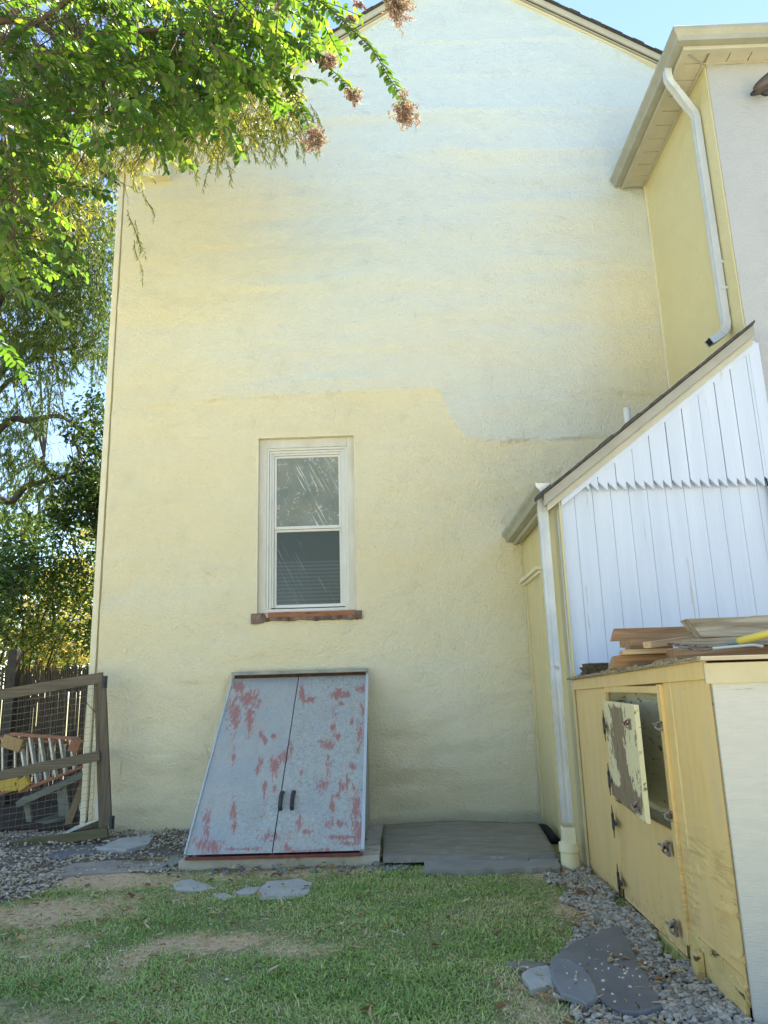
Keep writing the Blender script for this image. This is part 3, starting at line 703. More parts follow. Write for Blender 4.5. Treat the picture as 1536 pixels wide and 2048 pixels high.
for i in range(5): dr_.box(X0-.012, X0-.0005, 7.034+i*.149, 7.034+i*.149+.143, .04, dh[2]-.01)
dro = dr_.build('door', simple('ochre_door_paint', (.60,.52,.27), (.68,.58,.32), stretch=(1,2,.3), rough=.5, spots=(.10,.08,.05), spot_at=.71, spot_scale=16), lt, bevel=.003)
dr_ = MB(); dr_.box(X0-.075, X0-.001, 6.90, 7.92, dh[2]+.002, dh[2]+.035); dr_.box(X0-.045, X0-.001, 6.93, 7.89, dh[2]-.03, dh[2]); dr_.build('door_head', M['trim_y'], dro, bevel=.004)
# front boards
sawz = (px(1200, 968, 'y', 5.99)[2]+px(1500, 966, 'y', 5.99)[2])/2
lo = MB(); bw = .152; x = X0-.025
gap = .004
while x < xr+.3:
    x1 = min(x+bw, xr+.3)
    zt0, zt1 = min(lz(x)-.10, sawz+.25), min(lz(x1)-.10, sawz+.25)
    lo.prism([(x, FY-.0, 1.30), (x1-gap*.6, FY-.0, 1.30), (x1-gap*.6, FY-.0, zt1), (x, FY-.0, zt0)], (0, .02, 0)); x = x1
lo.build('lower_boards', M['white_board'], lt, bevel=.0015)
up = MB(); x = X0+.02; tw = bw/2
while x < xr-.02:
    x1 = x+bw; xe_ = x1-gap-random.choice((0, 0, .003))
    dy = random.uniform(-.003, .003)
    if x1 > xr-.03: xe_ = xr-.03
    zt0, zt1 = lz(x)-.13, lz(xe_)-.13
    zl_ = sawz-.042; zh_ = sawz+.038
    pts = [(x, zh_), (x+tw-.004, zl_), (x+tw-.001, zh_-.004), (xe_, zl_)]
    if zt0 > zh_+.01: pts = pts + [(xe_, zt1), (x, zt0)]
    elif zt1 > zh_: pts = [(x+tw*.2, zh_), (x+tw-.004, zl_+.01), (x+tw, zh_), (xe_, zl_), (xe_, zt1)]
    else: x = x1; continue
    up.prism([(a, FY-.055+dy, z_) for a, z_ in pts], (0, .034, 0)); x = x1
up.build('gable_boards', M['white_board'], lt, bevel=.0015)
kn = MB(); kp = px(1423, 843, 'y', FY-.046); kn.tube([(kp[0], FY-.0495, kp[2]), (kp[0], FY-.044, kp[2])], .011, 12); kn.build('bolt_hole', M['black'], lt)
bk = MB(); bk.prism([(X0+.01, FY+.021, 1.3), (xr, FY+.021, 1.3), (xr, FY+.021, lz(xr)-.12), (X0+.01, FY+.021, lz(X0)-.12)], (0, .02, 0)); bk.build('gap_backing', M['black'], lt)
# rake trim in two steps, soffit, shingles
def slab(mb, xa, xb, zo0, zo1, ya, yb_):
    mb.prism([(xa, ya, lz(xa)+zo0), (xb, ya, lz(xb)+zo0), (xb, ya, lz(xb)+zo1), (xa, ya, lz(xa)+zo1)], (0, yb_-ya, 0)); return mb
tr_ = MB(); slab(tr_, ra[0]+.01, xr, -.095, -.005, 5.90, 5.925); tr_.build('rake_board', M['beige'], lt, bevel=.003)
tr_ = MB(); slab(tr_, ra[0]+.045, xr, -.155, -.080, 5.955, 5.985); slab(tr_, ra[0]+.03, xr, -.104, -.097, 5.915, 6.02); tr_.build('rake_moulding', M['beige_l'], lt, bevel=.003)
tr_ = MB(); slab(tr_, X0, xr, -.205, -.150, 5.986, 6.002); tr_.build('rake_frieze', M['white_board'], lt, bevel=.002)
rr = random.Random(8); shg = MB(); x = ra[0]-.05
while x < xr:
    x1 = min(x+rr.uniform(.1, .16), xr); h = rr.uniform(.008, .022)
    slab(shg, x, x1, 0, .012+h, 5.872+rr.uniform(-.012, .01), 6.0 if x < ra[0]+.08 else 6.3); x = x1
slab(shg, ra[0]+.09, wx-.001, .0, .012, 6.0, 7.985)
shg.build('roof', M['shingle'], lt)
ctm = MB(); ctm.box(xr-.03, xr+.04, FY-.055, FY-.022, 1.4, lz(xr)-.11); ctm.box(xr+.045, xr+.075, FY-.04, FY-.022, 1.4, lz(xr)-.12); ctm.build('corner_trim', M['white_board'], lt, bevel=.003)
vp_ = px(1253, 830, 'y', 7.2); zb_ = lz(vp_[0]); vp2 = None
for yy in np.linspace(6.2, 7.9, 60):
    q_ = px(1256, 842, 'y', yy)
    if q_[2] < lz(q_[0])+.02+ (0): vp2 = q_
q_ = px(1256, 840, 'y', 6.5); tp = px(1253, 817, 'y', 6.5)
ve = MB(); ve.tube([(q_[0], 6.5, lz(q_[0])-.05), (q_[0], 6.5, tp[2])], .032, 14); ve.tube([(q_[0], 6.5, tp[2]-.003), (q_[0], 6.5, tp[2]+.001)], .035, 14)
ve.build('vent_pipe', M['vinyl'], lt, smooth=False)
# eave gutter on the left, soffit and downspout
gz_ = px(1005, 1083, 'y', 7.98); gx_ = gz_[0]; gzz = gz_[2]
Gt = gzz+.09
prof = [(0, -.10), (.07, -.10), (.082, -.06), (.112, -.03), (.115, 0), (.104, .003), (.1, -.003), (0, -.003)]
fx2 = gx_+.115
gm = MB(); gm.prism([(fx2-a, 5.93, Gt+z_) for a, z_ in prof], (0, 2.06, 0)); gm.build('gutter', M['gutter'], lt, bevel=.002)
ec = MB(); ec.prism([(fx2-a*1.03+.001, 5.924, Gt+z_*1.03) for a, z_ in prof], (0, .005, 0)); ec.build('gutter_end_cap', M['vinyl'], lt)
so_ = MB(); so_.box(fx2+.001, fx2+.02, 5.96, 7.99, Gt-.13, Gt-.005)
for i, xx in enumerate(np.linspace(fx2+.022, X0-.005, 3)[:-1]): so_.box(xx, xx+(X0-fx2-.03)/2-.004, 6.0, 7.99, Gt-.115+.002*i, Gt-.10)
so_.build('soffit', M['beige_l'], lt, bevel=.002)
dx, dy_ = 1.285, 6.07
bp = px(1137, 1655, 'y', dy_); tpp = px(1083, 1010, 'y', dy_)
dxx = (bp[0]+tpp[0])/2
ds = MB(); rect_tube(ds, [(fx2-.05, 6.02, Gt-.09), (fx2-.045, 6.02, Gt-.13), (dxx, dy_, Gt-.22), (dxx, dy_, Gt-.3)], .08, .06); rect_tube(ds, [(dxx, dy_, Gt-.16), (dxx, dy_, 1.4), (dxx, dy_, .33)], .078, .06)
ds.build('downspout', simple('worn_downspout', (.42,.47,.51), (.62,.65,.68), scale=3, stretch=(1,1,.8), rough=.3, bs=.15, spots=(.40,.36,.32), spot_at=.62, spot_scale=5), lt)

pv = thing('drain_pipe', (dxx, dy_, 0), 'short cream plastic drain collar catching the foot of the downspout', 'drain pipe')
pz = px(1137, 1690, 'y', dy_)[2]
q1 = MB(); q1.box(dxx-.048, dxx+.048, dy_-.042, dy_+.042, pz+.0, pz+.13); q1.build('adapter', simple('cream_pvc', (.72,.68,.50), (.78,.74,.58), rough=.4, bs=.05), pv, bevel=.006)
q1 = MB(); q1.tube([(dxx, dy_, pz-.045), (dxx, dy_, pz-.04), (dxx, dy_, pz+.018), (dxx, dy_, pz+.022)], [.074, .078, .078, .070], 28); q1.build('collar', simple('cream_pvc2', (.72,.67,.45), (.78,.73,.52), rough=.4, bs=.05), pv)
q1 = MB(); q1.tube([(dxx, dy_, -.03), (dxx, dy_, .04), (dxx, dy_, pz-.044)], [.078, .072, .069], 28); q1.build('pipe', simple('cream_pvc3', (.70,.64,.38), (.76,.70,.46), rough=.45, bs=.1), pv, smooth=False)

# ------------------------------------------------------------------ storage box (yellow side, white front)
sb = thing('storage_box', (2.0, 4.8, 0), 'waist high yellow timber storage box with two hatches, rotten foot and white front', 'storage box')
BXx = 1.38; BY0, BY1 = 3.43, 6.045
zt_f = px(1420, 1342, 'x', BXx)[2]; zt_b = px(1145, 1372, 'x', BXx)[2]
def bzt(y): return zt_b + (zt_f-zt_b)*(BY1-y)/(BY1-BY0)
O1 = px(1215, 1390, 'x', BXx); O2 = px(1326, 1380, 'x', BXx); O3 = px(1230, 1592, 'x', BXx); O4 = px(1346, 1664, 'x', BXx)
oy1 = (O1[1]+O3[1])/2; oy0 = (O2[1]+O4[1])/2; oz1 = (O1[2]+O2[2])/2; oz0 = (O3[2]+O4[2])/2
D3 = px(1250, 1815, 'x', BXx); D4 = px(1358, 1885, 'x', BXx); dz0 = (D3[2]+D4[2])/2
# side wall as panels round the openings, dense enough to carry rot and blisters
def panel(name, ya, yb_, za, zb_, mat, parent, step=.012, wear=1.0, ragged=False, x=BXx, outer=-1):
    ys_ = np.linspace(ya, yb_, max(2, int((yb_-ya)/step))); zs_ = np.linspace(0, 1, max(2, int((np.max(zb_)-za)/step)))
    Y, T = np.meshgrid(ys_, zs_)
    zbv = np.interp(Y, [ya, yb_], [zb_, zb_] if np.isscalar(zb_) else zb_)
    zav = np.full_like(Y, za)
    if ragged: zav = za + ragged*np.maximum(0, .6*fbm(Y*5, Y*0, 88)+.4*noise2(Y*22, Y*0, 3)+.15)
    Zz = zav + T*(zbv-zav)
    hh = .0015*fbm(Y*4, Zz*9, 91)*wear
    bl = noise2(Y*5+Zz*3, Zz*34+Y*5, 93); lowm_ = sstep(.75, .35, Zz)*sstep(4.4, 3.9, Y)+.0
    hh = hh + wear*.011*lowm_*sstep(.25, .35, bl)*sstep(.75, .4, bl)
    Vv_ = np.stack([x-hh, Y, Zz], -1).reshape(-1, 3)
    k_ = np.arange(Y.size).reshape(Y.shape); fq_ = np.stack([k_[:-1, :-1], k_[1:, :-1], k_[1:, 1:], k_[:-1, 1:]], -1).reshape(-1, 4)
    n0 = len(Vv_); th = .018
    Vb = Vv_.copy(); Vb[:, 0] = x+th
    rim = np.concatenate([k_[0, :], k_[1:, -1], k_[-1, ::-1][1:], k_[::-1, 0][1:-1]]); 
    fr_ = np.stack([rim, rim+n0, np.roll(rim, -1)+n0, np.roll(rim, -1)], -1)
    return mesh_obj(name, np.vstack([Vv_, Vb]), np.vstack([fq_, fr_]), mat, parent, smooth=False)
myb, t, b = new_mat('box_side_paint')
co = coords(t, (1, 2.2, .5)); cw = coords(t)
n_ = noise(t, co, 3, 5, .6)
col = ramp(t, n_, [(.3, (.66,.46,.19)), (.52, (.73,.52,.225)), (.72, (.66,.49,.25))])
sep = N(t, 'SeparateXYZ'); t.links.new(cw, sep.inputs[0])
low = ramp(t, mth(t, 'ADD', sep.outputs[2], mth(t, 'MULTIPLY', noise(t, cw, 9, 6, .7), .5)), [(.27, (1,1,1)), (.40, (0,0,0))])
ck = ramp(t, noise(t, rcoords(t, (math.radians(-35), 0, 0), (1, 3, 16)), 2.2, 6, .75, 1.5), [(.55, (0,0,0)), (.60, (1,1,1))])
col = mix(t, mth(t, 'MULTIPLY', mth(t, 'MULTIPLY', low, ck), .9), col, (.09,.06,.03))
dg = ramp(t, noise(t, cw, 42, 4), [(.69, (0,0,0)), (.71, (1,1,1))])
stn = ramp(t, noise(t, rcoords(t, (0,0,0), (1, 7, .7)), 1.4, 5, .65), [(.50, (0,0,0)), (.72, (1,1,1))])
col = mix(t, mth(t, 'MULTIPLY', stn, .28), col, (.40,.33,.17))
col = mix(t, mth(t, 'MULTIPLY', dg, .6), col, (.12,.08,.04))
t.links.new(col, b.inputs['Base Color']); b.inputs['Roughness'].default_value = .45
pb_ = bump(t, b, noise(t, coords(t, (1, 1, .4)), 45, 5, .6), .3, .004)
lz_ = noise(t, coords(t, (1, 1.6, 15)), 1.5, 5, .6, .4)
ln = mth(t, 'SUBTRACT', 1, mth(t, 'MULTIPLY', mth(t, 'ABSOLUTE', mth(t, 'SUBTRACT', lz_, .5)), 26, True), True)
mk = mth(t, 'MULTIPLY', mth(t, 'MULTIPLY', mth(t, 'SUBTRACT', -.55, sep.outputs[1]), 3, True), mth(t, 'MULTIPLY', mth(t, 'SUBTRACT', .95, sep.outputs[2]), 2.5, True))
mk = mth(t, 'MULTIPLY', mk, ramp(t, noise(t, cw, 4, 3), [(.48, (0,0,0)), (.58, (1,1,1))]))
bump(t, b, mth(t, 'MULTIPLY', ln, mk), 1.0, .003, pb_)
M['boxside'] = myb
ow = .0
sdw = panel('side_wall', oy1+.12, BY1, -.02, (bzt(oy1+.12)-.0, bzt(BY1)), M['boxside'], sb, ragged=.02)
panel('side_panel', BY0+.001, oy0-.16, .05, (bzt(BY0), bzt(oy0-.16)), M['boxside'], sb, wear=1.2, ragged=.05)
# frame: stiles and head proud of the wall
fm = MB()
ht = bzt(4.6)-.036
fm.box(BXx-.010, BXx+.018, oy1+.002, oy1+.118, .08, ht-.012); fm.box(BXx-.022, BXx+.018, oy0-.06, oy0-.002, .10, ht+.008)
fm.box(BXx-.004, BXx+.018, oy0-.158, oy0-.062, .08, bzt(oy0)-.004)
fm.box(BXx-.014, BXx+.018, oy0, oy1, oz1, ht)
fm.build('hatch_frame', M['boxside'], sb, bevel=.004)
tp_ = MB()
for (ya, yb_) in ((BY0+.0, BY1-.0),):
    tp_.prism([(BXx-.022, ya, bzt(ya)-.035), (BXx-.022, yb_, bzt(yb_)-.03), (BXx-.022, yb_, bzt(yb_)+.045), (BXx-.022, ya, bzt(ya)+.045)], (.02, 0, 0))
tp_.build('top_rail', M['boxside'], sb, bevel=.003)
# dark inside: back of the recess and floor
rc_ = MB(); rc_.box(BXx+.13, BXx+.14, oy0-.1, oy1+.1, oz0-.15, oz1+.15); rc_.box(BXx+.019, BXx+.13, oy0-.1, oy1+.1, oz0-.03, oz0-.012); rc_.box(BXx+.019, BXx+.13, oy0-.03, oy0-.02, oz0-.03, oz1+.1); rc_.box(BXx+.019, BXx+.13, oy1+.02, oy1+.03, oz0-.03, oz1+.1); rc_.box(BXx+.019, BXx+.13, oy0-.03, oy1+.03, oz1+.1, oz1+.11)
rc_.build('recess', simple('cracked_green_grey', (.60,.58,.40), (.70,.67,.48), scale=4, stretch=(1,1,4), rough=.6, bs=.8, bscale=18, bd=.01, spots=(.14,.13,.08), spot_at=.60, spot_scale=6), sb)
# lower hatch, closed
ldo = panel('hatch_door', oy0+.004, oy1-.004, dz0+.02, oz0-.006, M['boxside'], sb, x=BXx-.006, wear=.5)
ldo['label'] = 'closed lower hatch door'
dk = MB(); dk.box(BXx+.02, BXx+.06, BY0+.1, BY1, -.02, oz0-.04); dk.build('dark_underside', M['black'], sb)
# foot boards with rot
ft = MB(); rr = random.Random(12); y = BY0+.02
while y < oy1-.05:
    y2 = min(y+rr.uniform(.10, .30), oy1-.02); zt = dz0+.005+rr.uniform(-.012, .012) if y > oy0-.1 else .16+rr.uniform(-.02, .02)
    zl0 = -.02+max(0, rr.uniform(-.02, .035))
    ft.prism([(BXx-.012+rr.uniform(-.008, .006), y, zl0), (BXx-.012+rr.uniform(-.008,.006), y2-.006, zl0+rr.uniform(0,.02)), (BXx-.012, y2-.01, zt), (BXx-.010, y+.004, zt+rr.uniform(-.012,.01))], (.022, 0, 0)); y = y2
myr = simple('rotten_yellow_board', (.54,.40,.15), (.66,.50,.22), scale=8, stretch=(1,.6,2), rough=.7, bs=.8, bscale=40, bd=.008, spots=(.07,.05,.025), spot_at=.60, spot_scale=7)
fo = ft.build('foot_board', myr, sb, bevel=.003)
ck_ = MB(); p_ = px(1397, 1925, 'x', BXx-.03); ck_.box(BXx-.05, BXx-.014, p_[1]-.035, p_[1]+.03, -.02, p_[2]+.05); ck_.build('wood_cleat', myr, sb, bevel=.004)
# upper hatch door: ajar, peeling
th_ = None
A_ = px(1267, 1409, 'y', oy0+.0)
ang = math.radians(17); wdr = oy1-oy0-.01
tdir = np.array([-math.sin(ang), -math.cos(ang), 0]); hin = np.array([BXx-.012, oy1-.006, 0])
# choose the opening angle whose free edge meets the sight line through (1283, 1520)
best = min(np.linspace(2, 60, 300), key=lambda a: abs(topx([BXx-.012-wdr*math.sin(math.radians(a)), oy1-.006-wdr*math.cos(math.radians(a)), (oz0+oz1)/2])[0]-1284))
ang = math.radians(best)
tdir = np.array([-math.sin(ang), -math.cos(ang), 0]); odir = np.array([-math.cos(ang), math.sin(ang), 0])
mpd, t, b = new_mat('peeling_paint')
co = coords(t); atp = N(t, 'Attribute', attribute_name='bare')
nz = noise(t, co, 13, 7, .72); nf = noise(t, coords(t, (20, 20, 3)), 2, 5, .7)
paint = ramp(t, nz, [(.3, (.66,.58,.33)), (.7, (.76,.68,.43))]); wd_ = ramp(t, nf, [(.3, (.10,.06,.04)), (.5, (.24,.17,.10)), (.7, (.33,.25,.15))])
f = ramp(t, mth(t, 'ADD', atp.outputs['Fac'], mth(t, 'MULTIPLY', mth(t, 'SUBTRACT', nz, .5), 2.6)), [(.38, (0,0,0)), (.41, (1,1,1))])
t.links.new(mix(t, f, paint, wd_), b.inputs['Base Color']); b.inputs['Roughness'].default_value = .6
bump(t, b, mth(t, 'SUBTRACT', mth(t, 'MULTIPLY', nf, .3), f), .6, .004)
uu = np.linspace(0, wdr, 90); hgt = oz1-oz0-.085; vv = np.linspace(0, hgt, 130); U, Vv = np.meshgrid(uu, vv)
un, vn = U/wdr, Vv/hgt
bare = np.exp(-((un-(.38+.16*(1-vn)+.06*np.sin(vn*9)))/.17)**2)*sstep(1.0, .88, vn)*1.0
bare = np.clip(bare*1.15+.16, 0, 1); bare = np.maximum(bare, 1.0*np.exp(-((vn-.06-.10*(un-.2))/.09)**2)*sstep(.85, .6, un)); bare = np.maximum(bare, .8*np.exp(-(((un-.8)/.18)**2+((vn-.12)/.12)**2)))
zb0 = oz0+.03
Pq = hin + U[..., None]*tdir + np.array([0,0,1.])*(Vv[..., None]+zb0)
k_ = np.arange(U.size).reshape(U.shape); fq_ = np.stack([k_[:-1, :-1], k_[:-1, 1:], k_[1:, 1:], k_[1:, :-1]], -1).reshape(-1, 4)
Pf = (Pq + odir*.012).reshape(-1, 3); Pb = (Pq-odir*.012).reshape(-1, 3); n0 = len(Pf)
rim = np.concatenate([k_[0, :], k_[1:, -1], k_[-1, ::-1][1:], k_[::-1, 0][1:-1]])
fr_ = np.stack([rim, rim+n0, np.roll(rim, -1)+n0, np.roll(rim, -1)], -1)
udo = mesh_obj('hatch_door', np.vstack([Pf, Pb]), np.vstack([fq_, fq_+n0, fr_]), mpd, sb, attrs={'bare': np.concatenate([bare.ravel(), bare.ravel()*.3])})
udo['label'] = 'peeling upper hatch door standing ajar'
# strap hinges: plate + spear leaf
def hinge(parent, zc, y_, leafdir, nrm_, plate=True):
    c = np.array([BXx-.034, y_, zc]); h = MB()
    zz = np.array([0,0,1.])
    if plate: h.obox(c+np.array([0,.012,0]), [0,1,0], zz, [1,0,0], .010, .045, .003)
    h.tube([c-zz*.05, c+zz*.05], .008, 8)
    ld = np.array(leafdir, float); a = c+ld*.006+nrm_*.004
    h.prism([a-zz*.034, a+ld*.10-zz*.006, a+ld*.10+zz*.006, a+zz*.034], nrm_*.004)
    h.tube([c+zz*.05, c+zz*.10], [.005, .002], 6); h.tube([c-zz*.05, c-zz*.10], [.005, .002], 6)
    return h.build('hinge', M['dark'], parent)
for py_ in (1452, 1556): 
    z_ = px(1217, py_, 'x', BXx-.02)[2]; hinge(udo, z_, oy1+.002, tdir, odir)
for xx_, py_ in ((1234, 1645), (1246, 1765)):
    z_ = px(xx_, py_, 'x', BXx-.02)[2]; hinge(ldo, z_, oy1+.002, np.array([0,-1.,0]), np.array([-1.,0,0]))
# latches
def latch(parent, c, s_=1.0, mat='galv'):
    c = np.array(c, float); h = MB(); zz = np.array([0,0,1.])
    h.box(c[0]-.004, c[0]+.004, c[1]-.022*s_, c[1]+.022*s_, c[2]-.032*s_, c[2]+.032*s_)
    h.tube(smoothpath([c+np.array([-.006,-.02*s_,-.03*s_]), c+np.array([-.028,0,-.012*s_]), c+np.array([-.028,.004,.012*s_]), c+np.array([-.006,-.01*s_,.034*s_])], 5), .0055*s_, 7)
    h.tube([c+np.array([-.01,.02*s_,0]), c+np.array([-.03,.055*s_,.012])], [.010*s_, .005*s_], 8)
    h.tube([c+np.array([-.003,-.012,-.02*s_]), c+np.array([-.016,-.012,-.02*s_])], .008*s_, 8)
    return h.build('latch', M[mat], parent, smooth=False)
for a, b2, s_ in ((1322, 1452, .9), (1342, 1632, .9)): latch(sb, px(a, b2, 'x', BXx-.026), s_*.8)
for a, b2 in ((1337, 1697), (1352, 1856)): latch(ldo, px(a, b2, 'x', BXx-.03), 1.1)
for vn_ in (.82, .10):
    latch(udo, hin + tdir*wdr*.86 + odir*.016 + np.array([0,0,zb0+hgt*vn_]), .85)
# white front and the rest of the shell
fw = MB(); fw.box(BXx+.004, 3.3, BY0-.014, BY0-.001, .0, zt_f-.035); fw.build('front_wall', M['box_white'], sb)
fw = MB(); fw.box(BXx-.03, 3.3, BY0-.034, BY0-.0145, zt_f-.055, zt_f+.035); fw.build('front_rail', simple('khaki_trim', (.40,.36,.23), (.47,.42,.28), scale=5, rough=.5, bs=.2), sb, bevel=.003)
fw = MB(); fw.prism([(BXx-.05, BY0-.06, zt_f+.046), (BXx-.05, BY1, zt_b+.046), (3.3, BY1, zt_b+.046), (3.3, BY0-.06, zt_f+.046)], (0, 0, .018)); fw.box(3.2, 3.28, BY0, BY1, 0, 1.3)
fw.build('lid', M['greywood'], sb)
cr_ = MB(); rr = random.Random(3); y = BY0-.04
while y < BY1-.03:
    L_ = rr.uniform(.03, .11)
    hx_ = rr.uniform(.008, .024)
    cr_.prism([(BXx-.058+rr.uniform(-.008,.008), y, bzt(y)+.048), (BXx-.058, y+L_, bzt(y+L_)+.048), (BXx-.056, y+L_, bzt(y+L_)+.05+hx_), (BXx-.054, y, bzt(y)+.05+hx_*rr.uniform(.5,1.2))], (.05, 0, 0)); y += L_*.95
cr_.build('rotten_edge', M['crust'], sb, bevel=.003)

# loose lumber on the lid
TZ = zt_f+.066

def board(label, a0, b0, y0_, a1, y1_, thick, wdt, mat, z=None, dz=0, mitre=0, name='plank', group='offcut boards piled on the storage box', cat='board'):
    p = px(a0, b0, 'y', y0_); z = p[2] if z is None else z
    q = px(a1, b0, 'y', y1_)
    p = np.array([p[0], y0_, z]); q = np.array([q[0], y1_, z+dz]); d = q-p; L_ = np.linalg.norm(d); d /= L_
    s_ = unit(np.cross([0,0,1.], d)); u = np.cross(d, s_); loc = p+d*L_/2+s_*wdt/2+u*thick/2
    R_ = np.array([d, s_, u])
    V = [R_@(p+d*aa+s_*bb+u*cc-loc) for cc, k in ((0, 0), (thick, mitre)) for aa, bb in ((k, 0), (L_, 0), (L_, wdt), (k, wdt))]
    ob = mesh_obj(name, V, [(0,3,2,1),(4,5,6,7),(0,1,5,4),(1,2,6,5),(2,3,7,6),(3,0,4,7)], mat, None, bevel=.002)
    ob.matrix_world = Matrix([[*R_.T[0], loc[0]], [*R_.T[1], loc[1]], [*R_.T[2], loc[2]], [0, 0, 0, 1]])
    return props(ob, label, cat, group)
L0 = bzt(4.5)+.067
board('brown board at the bottom left of the lumber pile, on the box lid', 1224, 1326, 4.50, 1420, 4.45, .072, .16, M['pine_d'], z=L0, mitre=.03)
board('thin light yellow board directly on the bottom brown board', 1245, 1298, 4.46, 1375, 4.40, .028, .20, M['pine'], z=L0+.074)
board('short brown block under the grey topped strip in the pile', 1259, 1283, 4.62, 1345, 4.60, .028, .14, M['pine_d'], z=L0+.104)
board('brown offcut with greyed top face, left of the white streaked strip', 1261, 1268, 4.66, 1388, 4.66, .040, .25, M['pine_d'], z=L0+.134)
board('long orange brown board lying topmost at the left of the pile', 1221, 1262, 4.86, 1410, 4.86, .078, .04, M['pine_d'], z=L0+.176, mitre=.03)
board('angled offcut with a pale streaked top in the middle of the pile', 1302, 1284, 4.34, 1392, 4.52, .036, .06, M['pine'], z=L0+.104, dz=.035)
board('grey weathered board under the broad knotty one at the right', 1362, 1287, 4.20, 1545, 4.05, .050, .20, M['greywood'], z=L0+.090)
board('broad knotty greyed board on top at the right of the pile', 1404, 1266, 4.14, 1600, 4.10, .105, .14, M['greywood'], z=L0+.142, mitre=-.07)
board('flat brown spacer board beneath the grey boards', 1350, 1300, 4.18, 1560, 4.1, .050, .3, M['pine_d'], z=L0+.038)
board('thin brown board resting flat on the lid at the front', 1330, 1312, 4.1, 1600, 4.0, .036, .34, M['pine_d'], z=L0-.0)
board('pale brown board end poking up behind the knotty board', 1500, 1226, 4.5, 1620, 4.4, .03, .10, M['pine'], z=L0+.25)
# yellow handled pole with grey socket, white tool
yp = simple('yellow_pole', (.72,.55,.06), (.80,.62,.10), rough=.35, bs=.05)
p0_ = px(1455, 1287, 'y', 3.86); p1_ = px(1474, 1283, 'y', 3.84); p2_ = px(1560, 1262, 'y', 3.74)
pole = thing('pole', tuple(p1_), 'yellow pole with a grey tapered socket on top of the lumber', 'pole')
m_ = MB(); m_.tube([p1_, p2_, p2_+(p2_-p1_)*1.2], [.018, .020, .020], 14); m_.build('shaft', yp, pole, smooth=True)
m_ = MB(); m_.tube([p0_, p1_, p1_+(p2_-p1_)*.02], [.010, .017, .019], 14); m_.build('socket', simple('grey_green_plastic', (.22,.25,.22), rough=.5), pole, smooth=True)
tl = px(1440, 1297, 'y', 3.80)
tool = thing('hand_tool', tuple(tl), 'white handled tool with a long dark curved blade lying below the yellow pole', 'tool')
m_ = MB(); a_ = px(1425, 1297, 'y', 3.84); b3 = px(1470, 1293, 'y', 3.82); c3 = px(1526, 1293, 'y', 3.80)
m_.tube(smoothpath([a_, b3, px(1505, 1290, 'y', 3.81), c3], 5), .012, 10, squash=.6); m_.build('handle', M['vinyl'], tool, smooth=True)
m_ = MB(); m_.tube(smoothpath([px(1336, 1288, 'y', 4.0), px(1370, 1296, 'y', 3.93), px(1400, 1300, 'y', 3.88), a_], 6), .010, 8, squash=.5)
m_.tube(smoothpath([px(1334, 1286, 'y', 4.01), px(1375, 1291, 'y', 3.94), px(1415, 1293, 'y', 3.87)], 6), .006, 8, squash=.6)
m_.build('blade', M['galv'], tool, smooth=True)
bk_ = px(1162, 1345, 'y', 5.85)
blk = MB(); rr = random.Random(5)
for i in range(7):
    zz = .012*i; blk.box(BXx-.04+rr.uniform(-.01,.01)+.004*i, BXx+.14+rr.uniform(-.01,.01), 5.52+rr.uniform(-.01,.01), 5.70+rr.uniform(-.01,.01), bzt(5.6)+.066+zz, bzt(5.6)+.066+zz+.0115)
blo = blk.build('rotten_block', M['rot'], None, bevel=.002, origin=(BXx, 5.6, bzt(5.6)+.066)); props(blo, 'dark crumbling wood block at the back corner of the box lid', 'wood block')

# ------------------------------------------------------------------ flat stones
def flat(name, pts, z, th, mat, label, cat='flagstone', group=None, jit=.010, z2=None):
    W_ = [px(a, b2, 'z', z) for a, b2 in pts]; P_ = []
    n = len(W_); rr = random.Random(hash(label) % 1000 if False else len(label)*7+n)
    for i in range(n):
        a, b2 = W_[i], W_[(i+1) % n]; L_ = np.linalg.norm(b2-a); k = max(1, int(L_/.05))
        for j in range(k): P_.append(a+(b2-a)*j/k + np.array([rr.uniform(-jit, jit), rr.uniform(-jit, jit), 0]))
    c = np.mean(P_, 0); m_ = len(P_); V = []
    for q_ in P_: V.append(q_ - [0,0,th+.01])
    for q_ in P_: V.append(q_ - [0,0,.004])
    for q_ in P_: V.append(c+(q_-c)*(1-.008/max(.05, np.linalg.norm(q_-c))))
    Fs = [(i, (i+1) % m_, m_+(i+1) % m_, m_+i) for i in range(m_)] + [(m_+i, m_+(i+1) % m_, 2*m_+(i+1) % m_, 2*m_+i) for i in range(m_)] + [tuple(range(2*m_, 3*m_))]
    o = mesh_obj(name, V, Fs, mat, None, origin=(c[0], c[1], z))
    return props(o, label, cat, group)
# big slate sheet against the wall, gently bowed
lu = np.linspace(0, 1, 40); lv = np.linspace(0, 1, 14); U, Vv = np.meshgrid(lu, lv)
c00 = px(767, 1716, 'z', .065); c10 = px(1116, 1711, 'z', .065); c01 = px(767, 1650, 'z', .115); c11 = px(1075, 1645, 'z', .13)
c01[1] = min(c01[1], 7.96); c11[1] = min(c11[1], 7.96)
Pp = (c00*(1-U)[..., None]+c10*U[..., None])*(1-Vv)[..., None]+(c01*(1-U)[..., None]+c11*U[..., None])*Vv[..., None]
Pp[..., 2] += .03*np.exp(-((U-.45)/.3)**2)*Vv+.004*fbm(U*6, Vv*3, 5); Pp[..., 1] += .008*fbm(U*9, Vv*0, 6)*(1-Vv); Pp[..., 0] += .008*fbm(Vv*7, U*0, 7)
k_ = np.arange(U.size).reshape(U.shape); fq_ = np.stack([k_[:-1, :-1], k_[:-1, 1:], k_[1:, 1:], k_[1:, :-1]], -1).reshape(-1, 4)
rim = np.concatenate([k_[0, :], k_[1:, -1], k_[-1, ::-1][1:], k_[::-1, 0][1:-1]]); n0 = U.size
